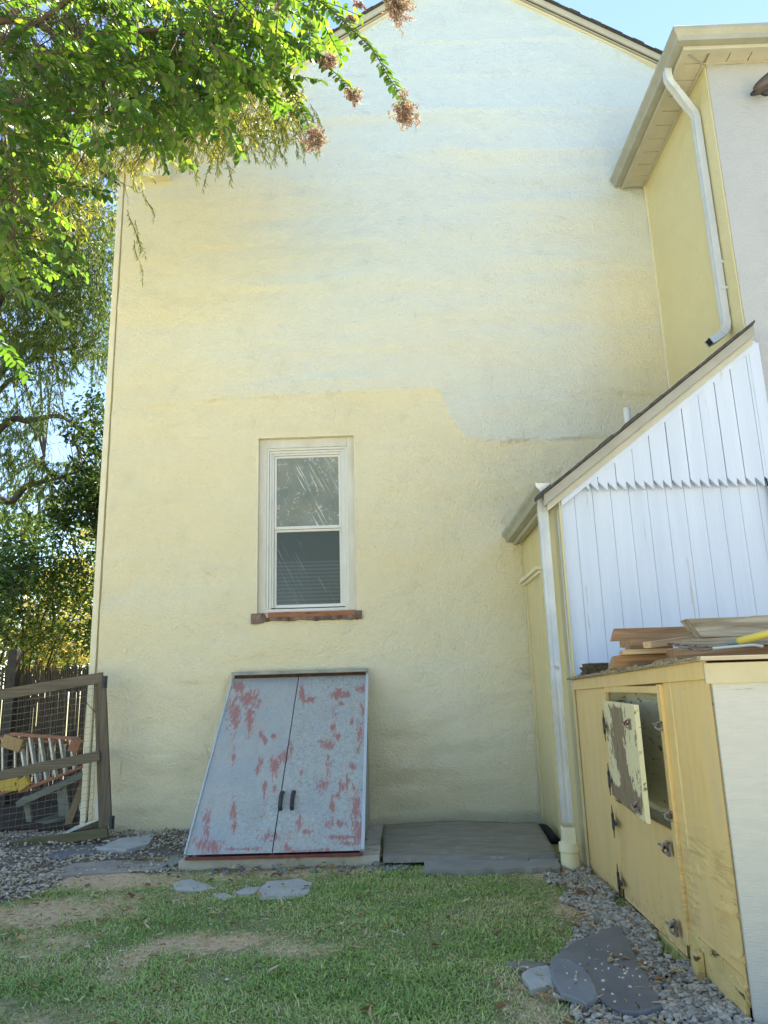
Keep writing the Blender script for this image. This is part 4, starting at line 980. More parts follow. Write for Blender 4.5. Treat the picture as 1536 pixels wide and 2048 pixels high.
fr_ = np.stack([rim, rim+n0, np.roll(rim, -1)+n0, np.roll(rim, -1)], -1)
Pf = Pp.reshape(-1, 3)
o = mesh_obj('slate_cover', np.vstack([Pf, Pf-[0,0,.035]]), np.vstack([fq_, fr_]), M['slate'], None, origin=tuple(np.mean(Pf, 0)))
props(o, 'large dark grey slate sheet lying against the wall between hatch and downspout', 'slate slab')
st2 = flat('stone_step', [(848,1736),(850,1712),(1000,1709),(1116,1708),(1120,1733),(960,1736)], .045, .05, simple('grey_paver', (.22,.22,.205), (.30,.295,.27), scale=5, rough=.8, bs=.5, spots=(.36,.34,.28), spot_at=.66), 'narrow grey stone strip in front of the large slate sheet', 'stone')
flat('stone_step', [(700,1700),(740,1670),(762,1660),(764,1712),(757,1730),(745,1722)], .03, .03, M['slate'], 'small mossy slate wedge between hatch curb and slate sheet', 'stone')
kn_ = MB(); q_ = px(1092, 1668, 'z', .05); kn_.tube(smoothpath([q_+[-.02,.15,.02], q_+[0,0,.03], q_+[.05,-.18,-.04]], 5), .045, 10); ko = kn_.build('drain_hose', M['black'], None, smooth=True, origin=tuple(q_)); props(ko, 'black drain hose end in the gap beside the slate sheet', 'hose')
PAVE = 'stepping stones in the grass before the hatch'
flat('stepping_stone', [(344,1766),(378,1757),(418,1768),(430,1776),(398,1781),(352,1779)], .012, .02, M['slate_l'], 'pale oval stepping stone left of the others, below the curb corner', group=PAVE)
flat('stepping_stone', [(515,1786),(532,1762),(600,1757),(624,1764),(616,1785),(592,1796),(520,1799)], .014, .02, M['slate_l'], 'largest pale stepping stone below the middle of the hatch', group=PAVE)
flat('stepping_stone', [(468,1783),(492,1774),(524,1773),(508,1785),(480,1788)], .011, .02, M['slate_l'], 'small light stepping stone touching the largest one', group=PAVE)
flat('stepping_stone', [(422,1787),(455,1785),(473,1794),(445,1800)], .010, .02, M['slate_l'], 'smallest stepping stone half sunk in grass between two others', group=PAVE)
GP = 'flat flagstones among the gravel by the gate'
flat('flagstone', [(196,1694),(240,1676),(309,1667),(300,1686),(250,1699)], .035, .03, M['slate_l'], 'light blue grey flagstone close to the wall foot, propped on gravel', group=GP)
flat('flagstone', [(90,1712),(150,1691),(206,1688),(196,1704),(120,1718)], .012, .02, M['slate_b'], 'dark bluish flagstone just below the gate rail', group=GP)
flat('flagstone', [(60,1758),(150,1725),(330,1712),(345,1722),(320,1738),(150,1748)], .010, .02, simple('earthy_flag', (.24,.22,.19), (.36,.33,.28), scale=4, rough=.8, bs=.5, spots=(.10,.08,.06), spot_at=.6), 'long earthy flagstone stretching from gravel towards the curb', group=GP)
flat('flagstone', [(331,1724),(340,1711),(362,1709),(371,1722),(345,1730)], .016, .02, simple('mossy_flag', (.20,.23,.17), (.29,.31,.25), rough=.8), 'small greenish flagstone beside the curb corner', group=GP)
stk = MB(); a_ = px(232, 1718, 'z', .02); b3 = px(296, 1720, 'z', .02); stk.tube([a_, (a_+b3)/2+[0,.01,.004], b3], .008, 7); so2 = stk.build('stick', M['bark'], None, origin=tuple((a_+b3)/2)); props(so2, 'thin dark stick lying on the long flagstone', 'stick')
RP = 'slate pieces on the gravel by the box'
flat('slate_piece', [(1105,1913),(1154,1881),(1204,1859),(1237,1848),(1262,1895),(1324,2008),(1290,2020),(1241,2022),(1200,2000),(1180,1960),(1150,1930)], .030, .016, M['slate_b'], 'large three cornered dark slate on the gravel beside the box', 'slate slab', RP)
flat('slate_piece', [(1105,1913),(1139,1918),(1164,1935),(1193,1971),(1197,1992),(1172,2007),(1125,1986),(1099,1953)], .044, .014, simple('worn_blue_slate', (.15,.17,.19), (.23,.25,.27), scale=4, rough=.55, bs=.4, bscale=18, spots=(.33,.35,.36), spot_at=.68), 'rounded blue grey slate overlapping the large three cornered one', 'slate slab', RP)
flat('slate_piece', [(1042,1944),(1070,1932),(1100,1930),(1110,1968),(1062,1976)], .022, .02, M['slate_l'], 'pale whitish stone at the grass edge left of the slates', 'slate slab', RP)
flat('slate_piece', [(1008,1926),(1050,1918),(1100,1924),(1092,1932),(1040,1938)], .010, .02, simple('muddy_slate', (.16,.15,.13), (.25,.24,.21), rough=.9), 'thin muddy slate strip behind the pale stone', 'slate slab', RP)

# ------------------------------------------------------------------ gravel, grass, litter
def _rock(seed):
    bm = bmesh.new(); bmesh.ops.create_icosphere(bm, subdivisions=1, radius=1)
    r = random.Random(seed)
    V = np.array([v.co[:] for v in bm.verts]); Fs = np.array([[v.index for v in f.verts] for f in bm.faces]); bm.free()
    bm = bmesh.new(); bmesh.ops.create_icosphere(bm, subdivisions=2, radius=1); V = np.array([v.co[:] for v in bm.verts]); Fs = np.array([[v.index for v in f.verts] for f in bm.faces]); bm.free()
    # cut by random planes for facets
    for _ in range(7):
        n = unit(np.array([r.gauss(0,1) for _ in range(3)])); d = r.uniform(.55, .85); k = V@n-d; V = V - np.where(k > 0, k, 0)[:, None]*n
    return V, Fs
def scatter_rocks(name, pts, size, mat, label, kind='stuff', zoff=.2, cat='gravel', zb=None):
    n = len(pts); protos = [_rock(k) for k in range(5)]; Vs = []; Fs = []; T = []; base = 0
    which = rng.integers(0, 5, n)
    for k in range(5):
        V, Fc = protos[k]; ids = np.where(which == k)[0]; m_ = len(ids)
        if not m_: continue
        s = size[ids][:, None]*np.stack([rng.uniform(.8, 1.35, m_), rng.uniform(.7, 1.0, m_), rng.uniform(.45, .75, m_)], -1)
        th = rng.uniform(0, 2*np.pi, m_); tl_ = rng.normal(0, .35, m_); c, s_ = np.cos(th), np.sin(th); ct, st_ = np.cos(tl_), np.sin(tl_)
        P_ = V[None]*s[:, None]
        x_, y_, z_ = P_[..., 0], P_[..., 1]*ct[:, None]-P_[..., 2]*st_[:, None], P_[..., 1]*st_[:, None]+P_[..., 2]*ct[:, None]
        P_ = np.stack([x_*c[:, None]-y_*s_[:, None], x_*s_[:, None]+y_*c[:, None], z_], -1) + pts[ids][:, None]
        Vs.append(P_.reshape(-1, 3)); Fs.append((Fc[None]+(np.arange(m_)*len(V))[:, None, None]+base).reshape(-1, 3)); base += m_*len(V)
        T.append(np.repeat(rng.random(m_), len(V)))
    o = mesh_obj(name, np.vstack(Vs), np.vstack(Fs), mat, None, attrs={'tint': np.concatenate(T)})
    return props(o, label, cat, None, kind)
def rock_mat(name, stops, rough=.75):
    m, t, b = new_mat(name); a = N(t, 'Attribute', attribute_name='tint'); c = ramp(t, a.outputs['Fac'], stops)
    c = mix(t, mth(t, 'MULTIPLY', noise(t, coords(t), 70, 4), .4), c, (.13,.12,.10)); t.links.new(c, b.inputs['Base Color']); b.inputs['Roughness'].default_value = rough
    bump(t, b, noise(t, coords(t), 160, 3), .4, .003); return m
n = 20000
P_ = np.stack([rng.uniform(.55, 1.6, n), rng.uniform(2.2, 6.3, n)], -1); P_ = P_[inside(P_GR, *wob(P_[:, 0], P_[:, 1], .10))]
lay_ = rng.random(len(P_)); pts = np.column_stack([P_, gzat(P_[:, 0], P_[:, 1])+.006+.014*lay_])
fullm = pts[:, 0] < 1.37; pts = pts[fullm]
scatter_rocks('gravel', pts, (.008+.013*rng.random(len(pts))), rock_mat('grey_gravel', [(0, (.21,.185,.145)), (.5, (.42,.385,.315)), (.85, (.60,.56,.46)), (1, (.60,.44,.30))]), 'grey crushed gravel along the foot of the storage box')
n = 40000
P_ = np.stack([rng.uniform(-6.2, -1.5, n), rng.uniform(4.3, 9.4, n)], -1); P_ = P_[inside(P_GL, *wob(P_[:, 0], P_[:, 1], .12))]
dens = np.clip(.62+1.2*fbm(P_[:, 0]*1.5, P_[:, 1]*2.4, 44), .10, 1); P_ = P_[rng.random(len(P_)) < dens]
pts = np.column_stack([P_, gzat(P_[:, 0], P_[:, 1])+.004+.012*rng.random(len(P_))])
wl = (pts[:, 1] > 7.25) & (pts[:, 1] < 8.0); pts[wl, 2] += .05*sstep(7.3, 7.8, pts[wl, 1])*rng.random(wl.sum())
scatter_rocks('gravel', pts, .007+.013*rng.random(len(pts))**2, rock_mat('tan_gravel', [(0, (.26,.20,.13)), (.4, (.46,.375,.265)), (.8, (.62,.54,.41)), (1, (.76,.70,.58))]), 'tan and grey river gravel by the gate and wall foot')
# a few stones and debris before the hatch curb
n = 340; P_ = np.stack([rng.uniform(-1.7, .05, n), rng.uniform(6.15, 6.62, n)], -1); P_ = P_[fbm(P_[:, 0]*3, P_[:, 1]*4, 77) > -.05]
pts = np.column_stack([P_, gzat(P_[:, 0], P_[:, 1])+.008])
scatter_rocks('gravel', pts, rng.uniform(.010, .026, len(pts)), rock_mat('mixed_gravel', [(0, (.12,.13,.13)), (.6, (.26,.28,.29)), (1, (.45,.45,.42))]), 'scattered stone chips before the hatch curb')
# small pale crumbs lying on slates and grass
n = 320; P_ = np.stack([rng.uniform(-3.2, 1.3, n), rng.uniform(3.2, 6.4, n)], -1)
pts = np.column_stack([P_, gzat(P_[:, 0], P_[:, 1])+.012])
c_ = px(1200, 1945, 'z', .04); n2 = 46; pts = np.vstack([pts, np.column_stack([rng.normal(c_[0], .13, n2), rng.normal(c_[1], .16, n2), np.full(n2, .056)])])
scatter_rocks('pebbles', pts, rng.uniform(.003, .009, len(pts)), rock_mat('pale_crumbs', [(0, (.45,.43,.38)), (1, (.75,.74,.70))]), 'pale pebbles and paint crumbs dotted over grass and slates', cat='pebbles')

def leaves(name, P_, D, Nn, L_, W_, tint, mat, parent=None, fold=.25, curl=.12, oval=True, origin=None):
    k = len(P_); D = unit(D); S_ = unit(np.cross(D, Nn)); Nn = np.cross(S_, D)
    L_ = np.broadcast_to(L_, (k,))[:, None]; W_ = np.broadcast_to(W_, (k,))[:, None]*.5
    curl_ = curl*L_ if np.isscalar(curl) else curl[:, None]*L_
    def pt(t_, w_, up=0): return P_ + D*L_*t_ + S_*W_*w_ + Nn*(abs(w_)*fold*W_) - Nn*curl_*t_*t_
    if oval: Q = [pt(0, 0), pt(.22, -.85), pt(.55, -1), pt(.84, -.62), pt(1, 0), pt(.84, .62), pt(.55, 1), pt(.22, .85)]
    else: Q = [pt(0, 0), pt(.30, -.95), pt(.68, -.72), pt(1, 0), pt(.68, .72), pt(.30, .95)]
    m_ = len(Q); V = np.stack(Q, 1).reshape(-1, 3); b_ = (np.arange(k)*m_)[:, None]
    if oval: f1 = b_+np.array([[0, 1, 2, 3, 4]]); f2 = b_+np.array([[0, 4, 5, 6, 7]])
    else: f1 = b_+np.array([[0, 1, 2, 3]]); f2 = b_+np.array([[0, 3, 4, 5]])
    o = mesh_obj(name, V, np.vstack([f1, f2]), mat, parent, attrs={'tint': np.repeat(tint, m_)}, origin=origin)
    return o

# grass blades
mgz, t, b = new_mat('grass_blade'); a = N(t, 'Attribute', attribute_name='tint')
col = ramp(t, a.outputs['Fac'], [(0, (.13,.18,.05)), (.38, (.25,.44,.09)), (.65, (.42,.54,.15)), (.82, (.60,.52,.27)), (1, (.74,.64,.40))])
t.links.new(col, b.inputs['Base Color']); b.inputs['Roughness'].default_value = .5
def grass(n, x0, x1, y0_, y1_, seed, hmin=.011, hmax=.033):
    r = np.random.default_rng(seed)
    x = r.uniform(x0, x1, n); y = r.uniform(y0_, y1_, n)
    s = soilmask(x, y); gr, gl = gmask(x, y)
    tuft = .5+.5*noise2(x*7, y*7, 51)*.6+.3*noise2(x*2.2, y*2.2, 52)
    ok = ~gr & ~gl & (r.random(n) < np.clip((1-s*1.22)*.9+.06, .05, 1)*np.clip(tuft+.45, .2, 1)) & (y < 6.62) & ~((x > bx0-.2) & (x < .05) & (y > 6.42))
    ok |= ((gr | gl) & (r.random(n) < .012)) & (y < 7.2)
    okx = x < 1.36; ok &= okx
    for poly in STONES: ok &= ~inside(poly, x, y)
    x, y, s, tuft = x[ok], y[ok], s[ok], tuft[ok]; k = len(x)
    h = r.uniform(hmin, hmax, k)*(.5+.75*np.clip(tuft, 0, 1.2))*(1-.45*s)
    th = r.uniform(0, 2*np.pi, k)+2*noise2(x*3, y*3, 53); lean = r.uniform(.6, 2.2, k)
    dx_, dy2 = np.cos(th), np.sin(th); w_ = r.uniform(.0016, .0034, k)
    z0 = gzat(x, y)
    B0 = np.stack([x, y, z0-.003], -1); S_ = np.stack([-dy2, dx_, 0*x], -1)*w_[:, None]
    M1 = B0+np.stack([dx_*h*lean*.35, dy2*h*lean*.35, h*.62], -1); T1 = B0+np.stack([dx_*h*lean, dy2*h*lean, h*np.clip(1.15-lean*.42, .28, 1)], -1)
    V = np.stack([B0-S_, B0+S_, M1+S_*.8, M1-S_*.8, T1], 1).reshape(-1, 3); b_ = (np.arange(k)*5)[:, None]
    f = np.vstack([b_+np.array([[0,1,2]]), b_+np.array([[0,2,3]]), b_+np.array([[3,2,4]])])
    tint = np.clip(.42+.55*fbm(x*1.7, y*2.3, 55)+.45*s+r.normal(0, .17, k), 0, 1)
    return V, f, np.repeat(tint, 5)
STONES = [poly_px(p) for p in ([(344,1766),(378,1757),(418,1768),(430,1776),(398,1781),(352,1779)], [(515,1786),(532,1762),(600,1757),(624,1764),(616,1785),(592,1796),(520,1799)],
   [(468,1783),(492,1774),(524,1773),(508,1785),(480,1788)], [(1042,1944),(1070,1932),(1100,1930),(1110,1968),(1062,1976)], [(60,1758),(150,1725),(330,1712),(345,1722),(320,1738),(150,1748)],
   [(850,1736),(850,1650),(1116,1640),(1120,1733)], [(767,1716),(767,1650),(860,1640),(860,1712)])]
g1 = grass(270000, -3.9, 1.4, 2.4, 6.75, 1); g2 = grass(26000, -5.5, 2.5, .2, 2.4, 2, .03, .06)
g3 = grass(12000, -3.9, 1.4, 2.4, 6.6, 3, .03, .06)
V = np.vstack([g1[0], g2[0], g3[0]]); f = np.vstack([g1[1], g2[1]+len(g1[0]), g3[1]+len(g1[0])+len(g2[0])])
o = mesh_obj('grass', V, f, mgz, attrs={'tint': np.concatenate([g1[2], g2[2], g3[2]])}); props(o, 'short patchy lawn grass between the hatch and the camera', 'grass', kind='stuff')

# fallen leaves
mll = leaf_mat('dry_leaf', (.20,.10,.05), (.40,.27,.13), (.62,.52,.33), .15, .7, .2, (1.2, 1.1, .9))
def litter(n, fx_, label):
    x, y, z0 = fx_(n); th = rng.uniform(0, 2*np.pi, n)
    k = len(x); D = np.stack([np.cos(th), np.sin(th), rng.normal(0, .2, k)], -1); Nn = unit(np.stack([rng.normal(0, .45, k), rng.normal(0, .45, k), np.ones(k)], -1))
    P_ = np.stack([x, y, z0+.014+.012*rng.random(k)], -1)
    return P_, D, Nn
def f_all(n): 
    x = rng.uniform(-3.8, 1.3, n); y = rng.uniform(2.6, 6.9, n); return x, y, gzat(x, y)
def f_left(n):
    x = rng.normal(-2.3, .75, n); y = rng.normal(5.2, .55, n); return x, y, gzat(x, y)
def f_edge(n):
    c = [px(a, b2, 'z', 0) for a, b2 in ((1150,1850),(1120,1990),(1230,2030),(1170,1790),(1100,1740),(560,1745),(660,1745),(480,1745),(300,1725),(1330,1965),(1250,1940))]; w_ = rng.integers(0, len(c), n); c = np.array(c)[w_]
    x = rng.normal(c[:, 0], .10); y = rng.normal(c[:, 1], .10); return x, y, gzat(x, y)+.012
A1_ = [litter(520, f_all, ''), litter(430, f_left, ''), litter(330, f_edge, '')]
P_, D, Nn = (np.vstack([q[i] for q in A1_]) for i in range(3)); k = len(P_)
ok = (P_[:, 0] < 1.35); P_, D, Nn = P_[ok], D[ok], Nn[ok]; k = len(P_)
o = leaves('leaf_litter', P_, D, Nn, rng.uniform(.025, .075, k), rng.uniform(.008, .017, k), np.clip(rng.normal(.75, .25, k), 0, 1), mll, fold=.8, curl=rng.normal(0, .3, k), oval=False)
props(o, 'narrow dry willow leaves scattered over the lawn and gravel', 'leaf litter', kind='stuff')
A1_ = [litter(60, f_all, ''), litter(46, f_edge, ''), litter(26, f_left, '')]
P_, D, Nn = (np.vstack([q[i] for q in A1_]) for i in range(3)); ok = (P_[:, 0] < 1.33); P_, D, Nn = P_[ok], D[ok], Nn[ok]; k = len(P_)
o = leaves('leaf_litter', P_, D, Nn, rng.uniform(.035, .07, k), rng.uniform(.025, .04, k), np.clip(rng.normal(.3, .22, k), 0, 1), mll, fold=.5, curl=rng.normal(.1, .3, k))
props(o, 'broad brown fallen leaves lying about the lawn', 'leaf litter', kind='stuff')

# ------------------------------------------------------------------ gate
GY_ = 7.60
gate = thing('gate', tuple(px(215, 1672, 'y', GY_)), 'sagging weathered wooden gate with wire mesh beside the house corner', 'gate')
def gp(a, b2, y=GY_): return px(a, b2, 'y', y)
def bar(mb, a, b2, wid, thk=.04, y=GY_): mb.beam(gp(*a, y), gp(*b2, y), thk, wid)
g_ = MB(); bar(g_, (206, 1355), (-260, 1434), .105); go = g_.build('top_rail', M['oldwood'], gate, bevel=.004)
g_ = MB(); bar(g_, (216, 1664), (-260, 1735), .085); g_.build('bottom_rail', simple('mossy_rail', (.10,.09,.045), (.17,.15,.08), stretch=(.4,1,3), rough=.9, bs=.6), gate, bevel=.004)
g_ = MB(); bar(g_, (200, 1511), (-260, 1604), .095, .035, GY_-.03); g_.build('mid_rail', M['oldwood'], gate, bevel=.004)
g_ = MB(); g_.beam(gp(204, 1362), gp(216, 1652), .042, .075, (1,0,0)); g_.beam(gp(196, 1367, GY_+.05), gp(206, 1655, GY_+.05), .03, .075, (1,0,0)); g_.build('stile', M['oldwood_z'], gate, bevel=.004)
g_ = MB(); g_.tube([gp(190, 1425, GY_-.02), gp(150, 1380, GY_-.02)], .004, 5); g_.build('tension_wire', M['dark'], gate)
g_ = MB()
for a, b2 in ((207, 1368), (222, 1640)): c_ = gp(a, b2, GY_-.03); g_.box(c_[0]-.012, c_[0]+.03, c_[1]-.01, c_[1]+.015, c_[2]-.06, c_[2]+.06)
for i, (a, b2) in enumerate(((208, 1364), (222, 1645))):
    c_ = gp(a, b2, GY_-.03); g2_ = MB(); g2_.box(c_[0]-.012, c_[0]+.03, c_[1]-.01, c_[1]+.012, c_[2]-.06, c_[2]+.06); g2_.tube([c_+[.012,-.014,-.05], c_+[.012,-.014,.05]], .01, 8); g2_.build('hinge', M['dark'], gate)
ms_ = MB(); o0 = gp(200, 1362, GY_-.015); ux = unit(gp(-260, 1434)-gp(206, 1355)); uz = np.array([.0, 0, -1.])
Lx, Lz = np.linalg.norm(gp(-260, 1434)-gp(206, 1355)), 1.52
rr = random.Random(2); s = .0
while s < Lx: 
    ms_.tube([o0+ux*s+uz*q*Lz+ux*rr.uniform(-.006,.006)+np.array([0,rr.uniform(-.004,.004),0]) for q in np.linspace(0, 1, 7)], .0016, 3, cap=False); s += .068
s = .0
while s < Lz: 
    ms_.tube([o0+uz*s+ux*q*Lx+uz*rr.uniform(-.005,.005) for q in np.linspace(0, 1, 9)], .0016, 3, cap=False); s += .062
ms_.build('wire_mesh', simple('dull_wire', (.22,.22,.20), rough=.5, metal=.6), gate)

# ------------------------------------------------------------------ behind the gate
orange = simple('orange_fibreglass', (.30,.11,.055), (.40,.17,.09), scale=6, rough=.5); alu = simple('aluminium', (.55,.56,.54), (.68,.68,.66), rough=.4, metal=.5); ylw = simple('yellow_plastic', (.55,.38,.05), (.64,.46,.08), rough=.5)
LY = 8.75
lad = thing('step_ladder', tuple(px(90, 1560, 'y', LY)), 'orange step ladder with silver rungs lying on its side behind the gate', 'step ladder')
def lb(mb, a, b2, wid, thk, ya=LY, yb_=None): mb.beam(px(*a, 'y', ya), px(*b2, 'y', yb_ or ya), thk, wid); return mb
for (a, b2, ya, yb_) in (((22,1468),(161,1478),LY-.05,LY),((40,1583),(168,1532),LY-.05,LY),((-40,1474),(150,1486),LY+.2,LY+.05),((-40,1600),(150,1542),LY+.2,LY+.05)):
    m_ = MB(); lb(m_, a, b2, .035, .075, ya, yb_); m_.build('rail', orange, lad, bevel=.003)
for i, f_ in enumerate(np.linspace(.13, .86, 6)):
    a = px(22+139*f_, 1470+10*f_, 'y', LY-.03); b3 = px(40+128*f_, 1582-50*f_, 'y', LY-.03); m_ = MB(); m_.beam(a, b3, .07, .022); m_.build('rung', alu, lad, bevel=.002)
for i, f_ in enumerate(np.linspace(.2, .9, 6)):
    a = px(-30+176*f_, 1474+10*f_, 'y', LY+.14); b3 = px(-30+180*f_, 1594-50*f_, 'y', LY+.14); m_ = MB(); m_.beam(a, b3, .03, .018); m_.build('rung', alu, lad, bevel=.002)
for (a, b2, w_, mt_) in (((2,1566),(38,1566),.16,ylw),((42,1558),(52,1576),.14,ylw),((8,1480),(46,1492),.14,simple('tan_cap',(.38,.25,.10),rough=.5)),((142,1488),(162,1494),.14,orange)):
    m_ = MB(); lb(m_, a, b2, w_, .09, LY-.06); m_.build('end_cap', mt_, lad, bevel=.008)
greyb = simple('grey_green_timber', (.16,.18,.15), (.27,.28,.24), stretch=(.5,1,3), rough=.85)
tb = thing('trestle', tuple(px(110, 1650, 'y', 8.8)), 'grey weathered trestle holding the ladder up', 'trestle')
m_ = MB(); m_.beam(px(38, 1606, 'y', 8.7), px(172, 1546, 'y', 8.9), .35, .06); m_.build('top', greyb, tb, bevel=.004)
for a, b2 in (((52,1592),(62,1655)),((128,1572),(138,1640)),((120,1575),(125,1632))):
    m_ = MB(); m_.beam(px(*a, 'y', 8.72), px(*b2, 'y', 8.72), .06, .05, (0,1,0)); m_.build('leg', greyb, tb, bevel=.003)
m_ = MB(); m_.beam(px(66, 1652, 'y', 8.6), px(134, 1630, 'y', 8.9), .3, .03); m_.build('shelf', greyb, tb, bevel=.003)
def lean(name, label, a, b2, ya, yb_, wid, thk, mat, cat, up=(0,1,0)):
    p, q_ = px(*a, 'y', ya), px(*b2, 'y', yb_); m_ = MB(); m_.beam(p, q_, thk, wid, up); o = m_.build(name, mat, None, bevel=.003, origin=tuple(q_)); return props(o, label, cat)
lean('leaning_board', 'brown board leaning diagonally right of the trestle behind the gate', (182,1522), (134,1655), 8.9, 8.5, .022, .075, wood('tan_board', (.22,.15,.07), (.32,.23,.12), 2), 'board')
lean('leaning_board', 'tall pale board leaning at the house corner behind the gate stile', (193,1440), (195,1655), 8.3, 7.9, .02, .045, simple('pale_board', (.62,.56,.44), (.70,.64,.52), rough=.7), 'board')
lean('thin_rod', 'thin dark rod leaning over the white bucket', (196,1592), (163,1662), 8.15, 7.95, .01, .01, M['dark'], 'rod')
bc = px(177, 1655, 'y', 8.2); bkt = thing('bucket', tuple(bc), 'white plastic bucket on the ground behind the gate', 'bucket')
m_ = MB(); m_.tube([bc+[0,0,.0], bc+[0,0,.01], bc+[0,0,.20]], [.06, .075, .095], 20); m_.build('pail', simple('dull_white_plastic', (.55,.55,.5), (.66,.66,.6), rough=.5), bkt, smooth=False)
m_ = MB(); m_.tube([bc+[0,0,.185], bc+[0,0,.205]], [.102, .102], 20); m_.build('rim', M['vinyl'], bkt)
ts = [px(112, 1676, 'z', .03), px(150, 1655, 'z', .05), px(198, 1640, 'z', .2), px(200, 1662, 'z', .03)]
m_ = MB(); m_.prism(ts, (0, 0, .012)); so3 = m_.build('sheet_offcut', simple('cream_sheet', (.60,.56,.45), (.68,.64,.53), rough=.7), None, origin=tuple(ts[0])); props(so3, 'cream coloured sheet offcut lying behind the gate foot', 'sheet')
ci = px(178, 1590, 'y', 9.2); m_ = MB(); rr = random.Random(6)
for i in range(9):
    c_ = ci+np.array([rr.uniform(-.12,.12), rr.uniform(0,.2), rr.uniform(-.5,.15)]); m_.tube(smoothpath([c_, c_+[rr.uniform(-.1,.1),.02,rr.uniform(-.12,.12)], c_+[rr.uniform(-.12,.12),.05,rr.uniform(-.2,.1)]], 5), .022, 8)
so4 = m_.build('crumpled_tarp', simple('pale_blue_tarp', (.35,.42,.48), (.5,.55,.6), rough=.5), None, smooth=True, origin=tuple(ci)); props(so4, 'crumpled pale blue tarp bundle behind the leaning brown board', 'tarp')
# dark sheet over the ground, its near-black colour standing in for dense shade
dm = MB(); dm.box(-8.5, -3.22, 8.36, 11.0, -.05, .035); o = dm.build('soil', simple('painted_shade_ground', (.030,.022,.015), (.075,.055,.035), scale=30, rough=.95, bs=.8, bscale=60, bd=.01), None, bevel=.01); props(o, kind='structure')  # 'soil' here is the dark sheet standing in for shade
# stick fence
fy_ = 10.4; m_ = MB(); rr = random.Random(9); x = -9.5
ztop_ = px(120, 1332, 'y', fy_)[2]
while x < -3.0:
    w_ = rr.uniform(.018, .034); zt = ztop_+rr.uniform(-.07, .05)
    m_.tube([(x, fy_+rr.uniform(-.015,.015), 0), (x+rr.uniform(-.01,.01), fy_, zt-.06), (x+rr.uniform(-.012,.012), fy_, zt)], [w_*.55, w_*.5, w_*.16], 5); x += w_*rr.choice((.72, .8, .9, 1.0, 1.08))
fen = thing('stick_fence', (-6, fy_, 0), 'tall weathered stick fence of thin pickets behind the gate', 'fence')
m_.build('pickets', simple('picket_wood', (.05,.036,.024), (.13,.10,.07), stretch=(9,1,.5), scale=8, rough=.9, bs=.5), fen)
for zz in (.5, ztop_-.35):
    m_ = MB(); m_.box(-9.5, -3.0, fy_+.03, fy_+.07, zz, zz+.07); m_.build('rail', M['oldwood'], fen)
pb = px(30, 1302, 'y', 10.2); m_ = MB(); m_.box(pb[0]-.06, pb[0]+.06, 10.14, 10.26, 0, pb[2]); m_.prism([(pb[0]-.06, 10.14, pb[2]), (pb[0]+.06, 10.14, pb[2]), (pb[0]+.02, 10.14, pb[2]+.03), (pb[0]-.02, 10.14, pb[2]+.03)], (0, .12, 0))
po = m_.build('fence_post', M['bark_d'], None, bevel=.006, origin=(pb[0], 10.2, 0)); props(po, 'thick dark post rising above the stick fence', 'post')

# ------------------------------------------------------------------ vegetation
lm_crepe = leaf_mat('crepe_leaf', (.030,.075,.016), (.065,.14,.028), (.20,.26,.045), .5, .38)
lm_willow = leaf_mat('willow_leaf', (.075,.11,.03), (.21,.24,.06), (.42,.38,.11), .48, .5, .3)
lm_wfar = leaf_mat('far_willow_leaf', (.035,.075,.022), (.08,.125,.035), (.21,.22,.05), .42, .5, .3)
lm_dark = leaf_mat('dark_broadleaf', (.014,.035,.012), (.03,.06,.02), (.08,.11,.03), .35, .5, .3)
lm_shrub = leaf_mat('shrub_leaf', (.022,.055,.018), (.055,.10,.03), (.36,.32,.06), .45, .5, .3)
def rnd_unit(k, r=rng): return unit(r.normal(size=(k, 3)))

def grow_sprays(starts, dirs, lengths, step, droop, leafL, leafW, mode, r, jitter=.25, wig=.25):
    """bend twigs from starts along dirs; return twig paths and leaf arrays"""
    P_, D, Nn, T, paths = [], [], [], [], []
    for s, d, L_ in zip(starts, dirs, lengths):
        n = max(3, int(L_/step)); p = np.array(s, float); d = unit(np.array(d, float)); path = [p.copy()]; side = unit(np.cross(d, [0,0,1.])+1e-6); tb_ = r.random()
        for i in range(n):
            d = unit(d+np.array([0,0,-droop*step])+r.normal(0, wig*math.sqrt(step), 3)*.6); p = p+d*step; path.append(p.copy())
            if mode == 'pair':
                side = unit(np.cross(d, [0,0,1.])+r.normal(0, .15, 3)); up_ = np.cross(side, d)
                for sg in (-1, 1):
                    if r.random() < .06: continue
                    P_.append(p+side*sg*.002); D.append(side*sg+d*.55+r.normal(0, jitter*.6, 3)+np.array([0,0,-.25])); Nn.append(up_+r.normal(0, .35, 3)); T.append(tb_)
            elif mode == 'willow':
                for _ in range(2 if r.random() < .4 else 1):
                    P_.append(p); D.append(np.array([r.normal(0, .45), r.normal(0, .45), -.75])+d*.4); Nn.append(r.normal(0, 1, 3)); T.append(tb_)
            else:
                P_.append(p+r.normal(0, .02, 3)); D.append(d+r.normal(0, .8, 3)); Nn.append(np.array([0,0,1.])+r.normal(0, .5, 3)); T.append(tb_)
        paths.append(np.array(path))
    k = len(P_); P_, D, Nn, T = np.array(P_), np.array(D), np.array(Nn), np.array(T)
    return paths, P_, D, Nn, T

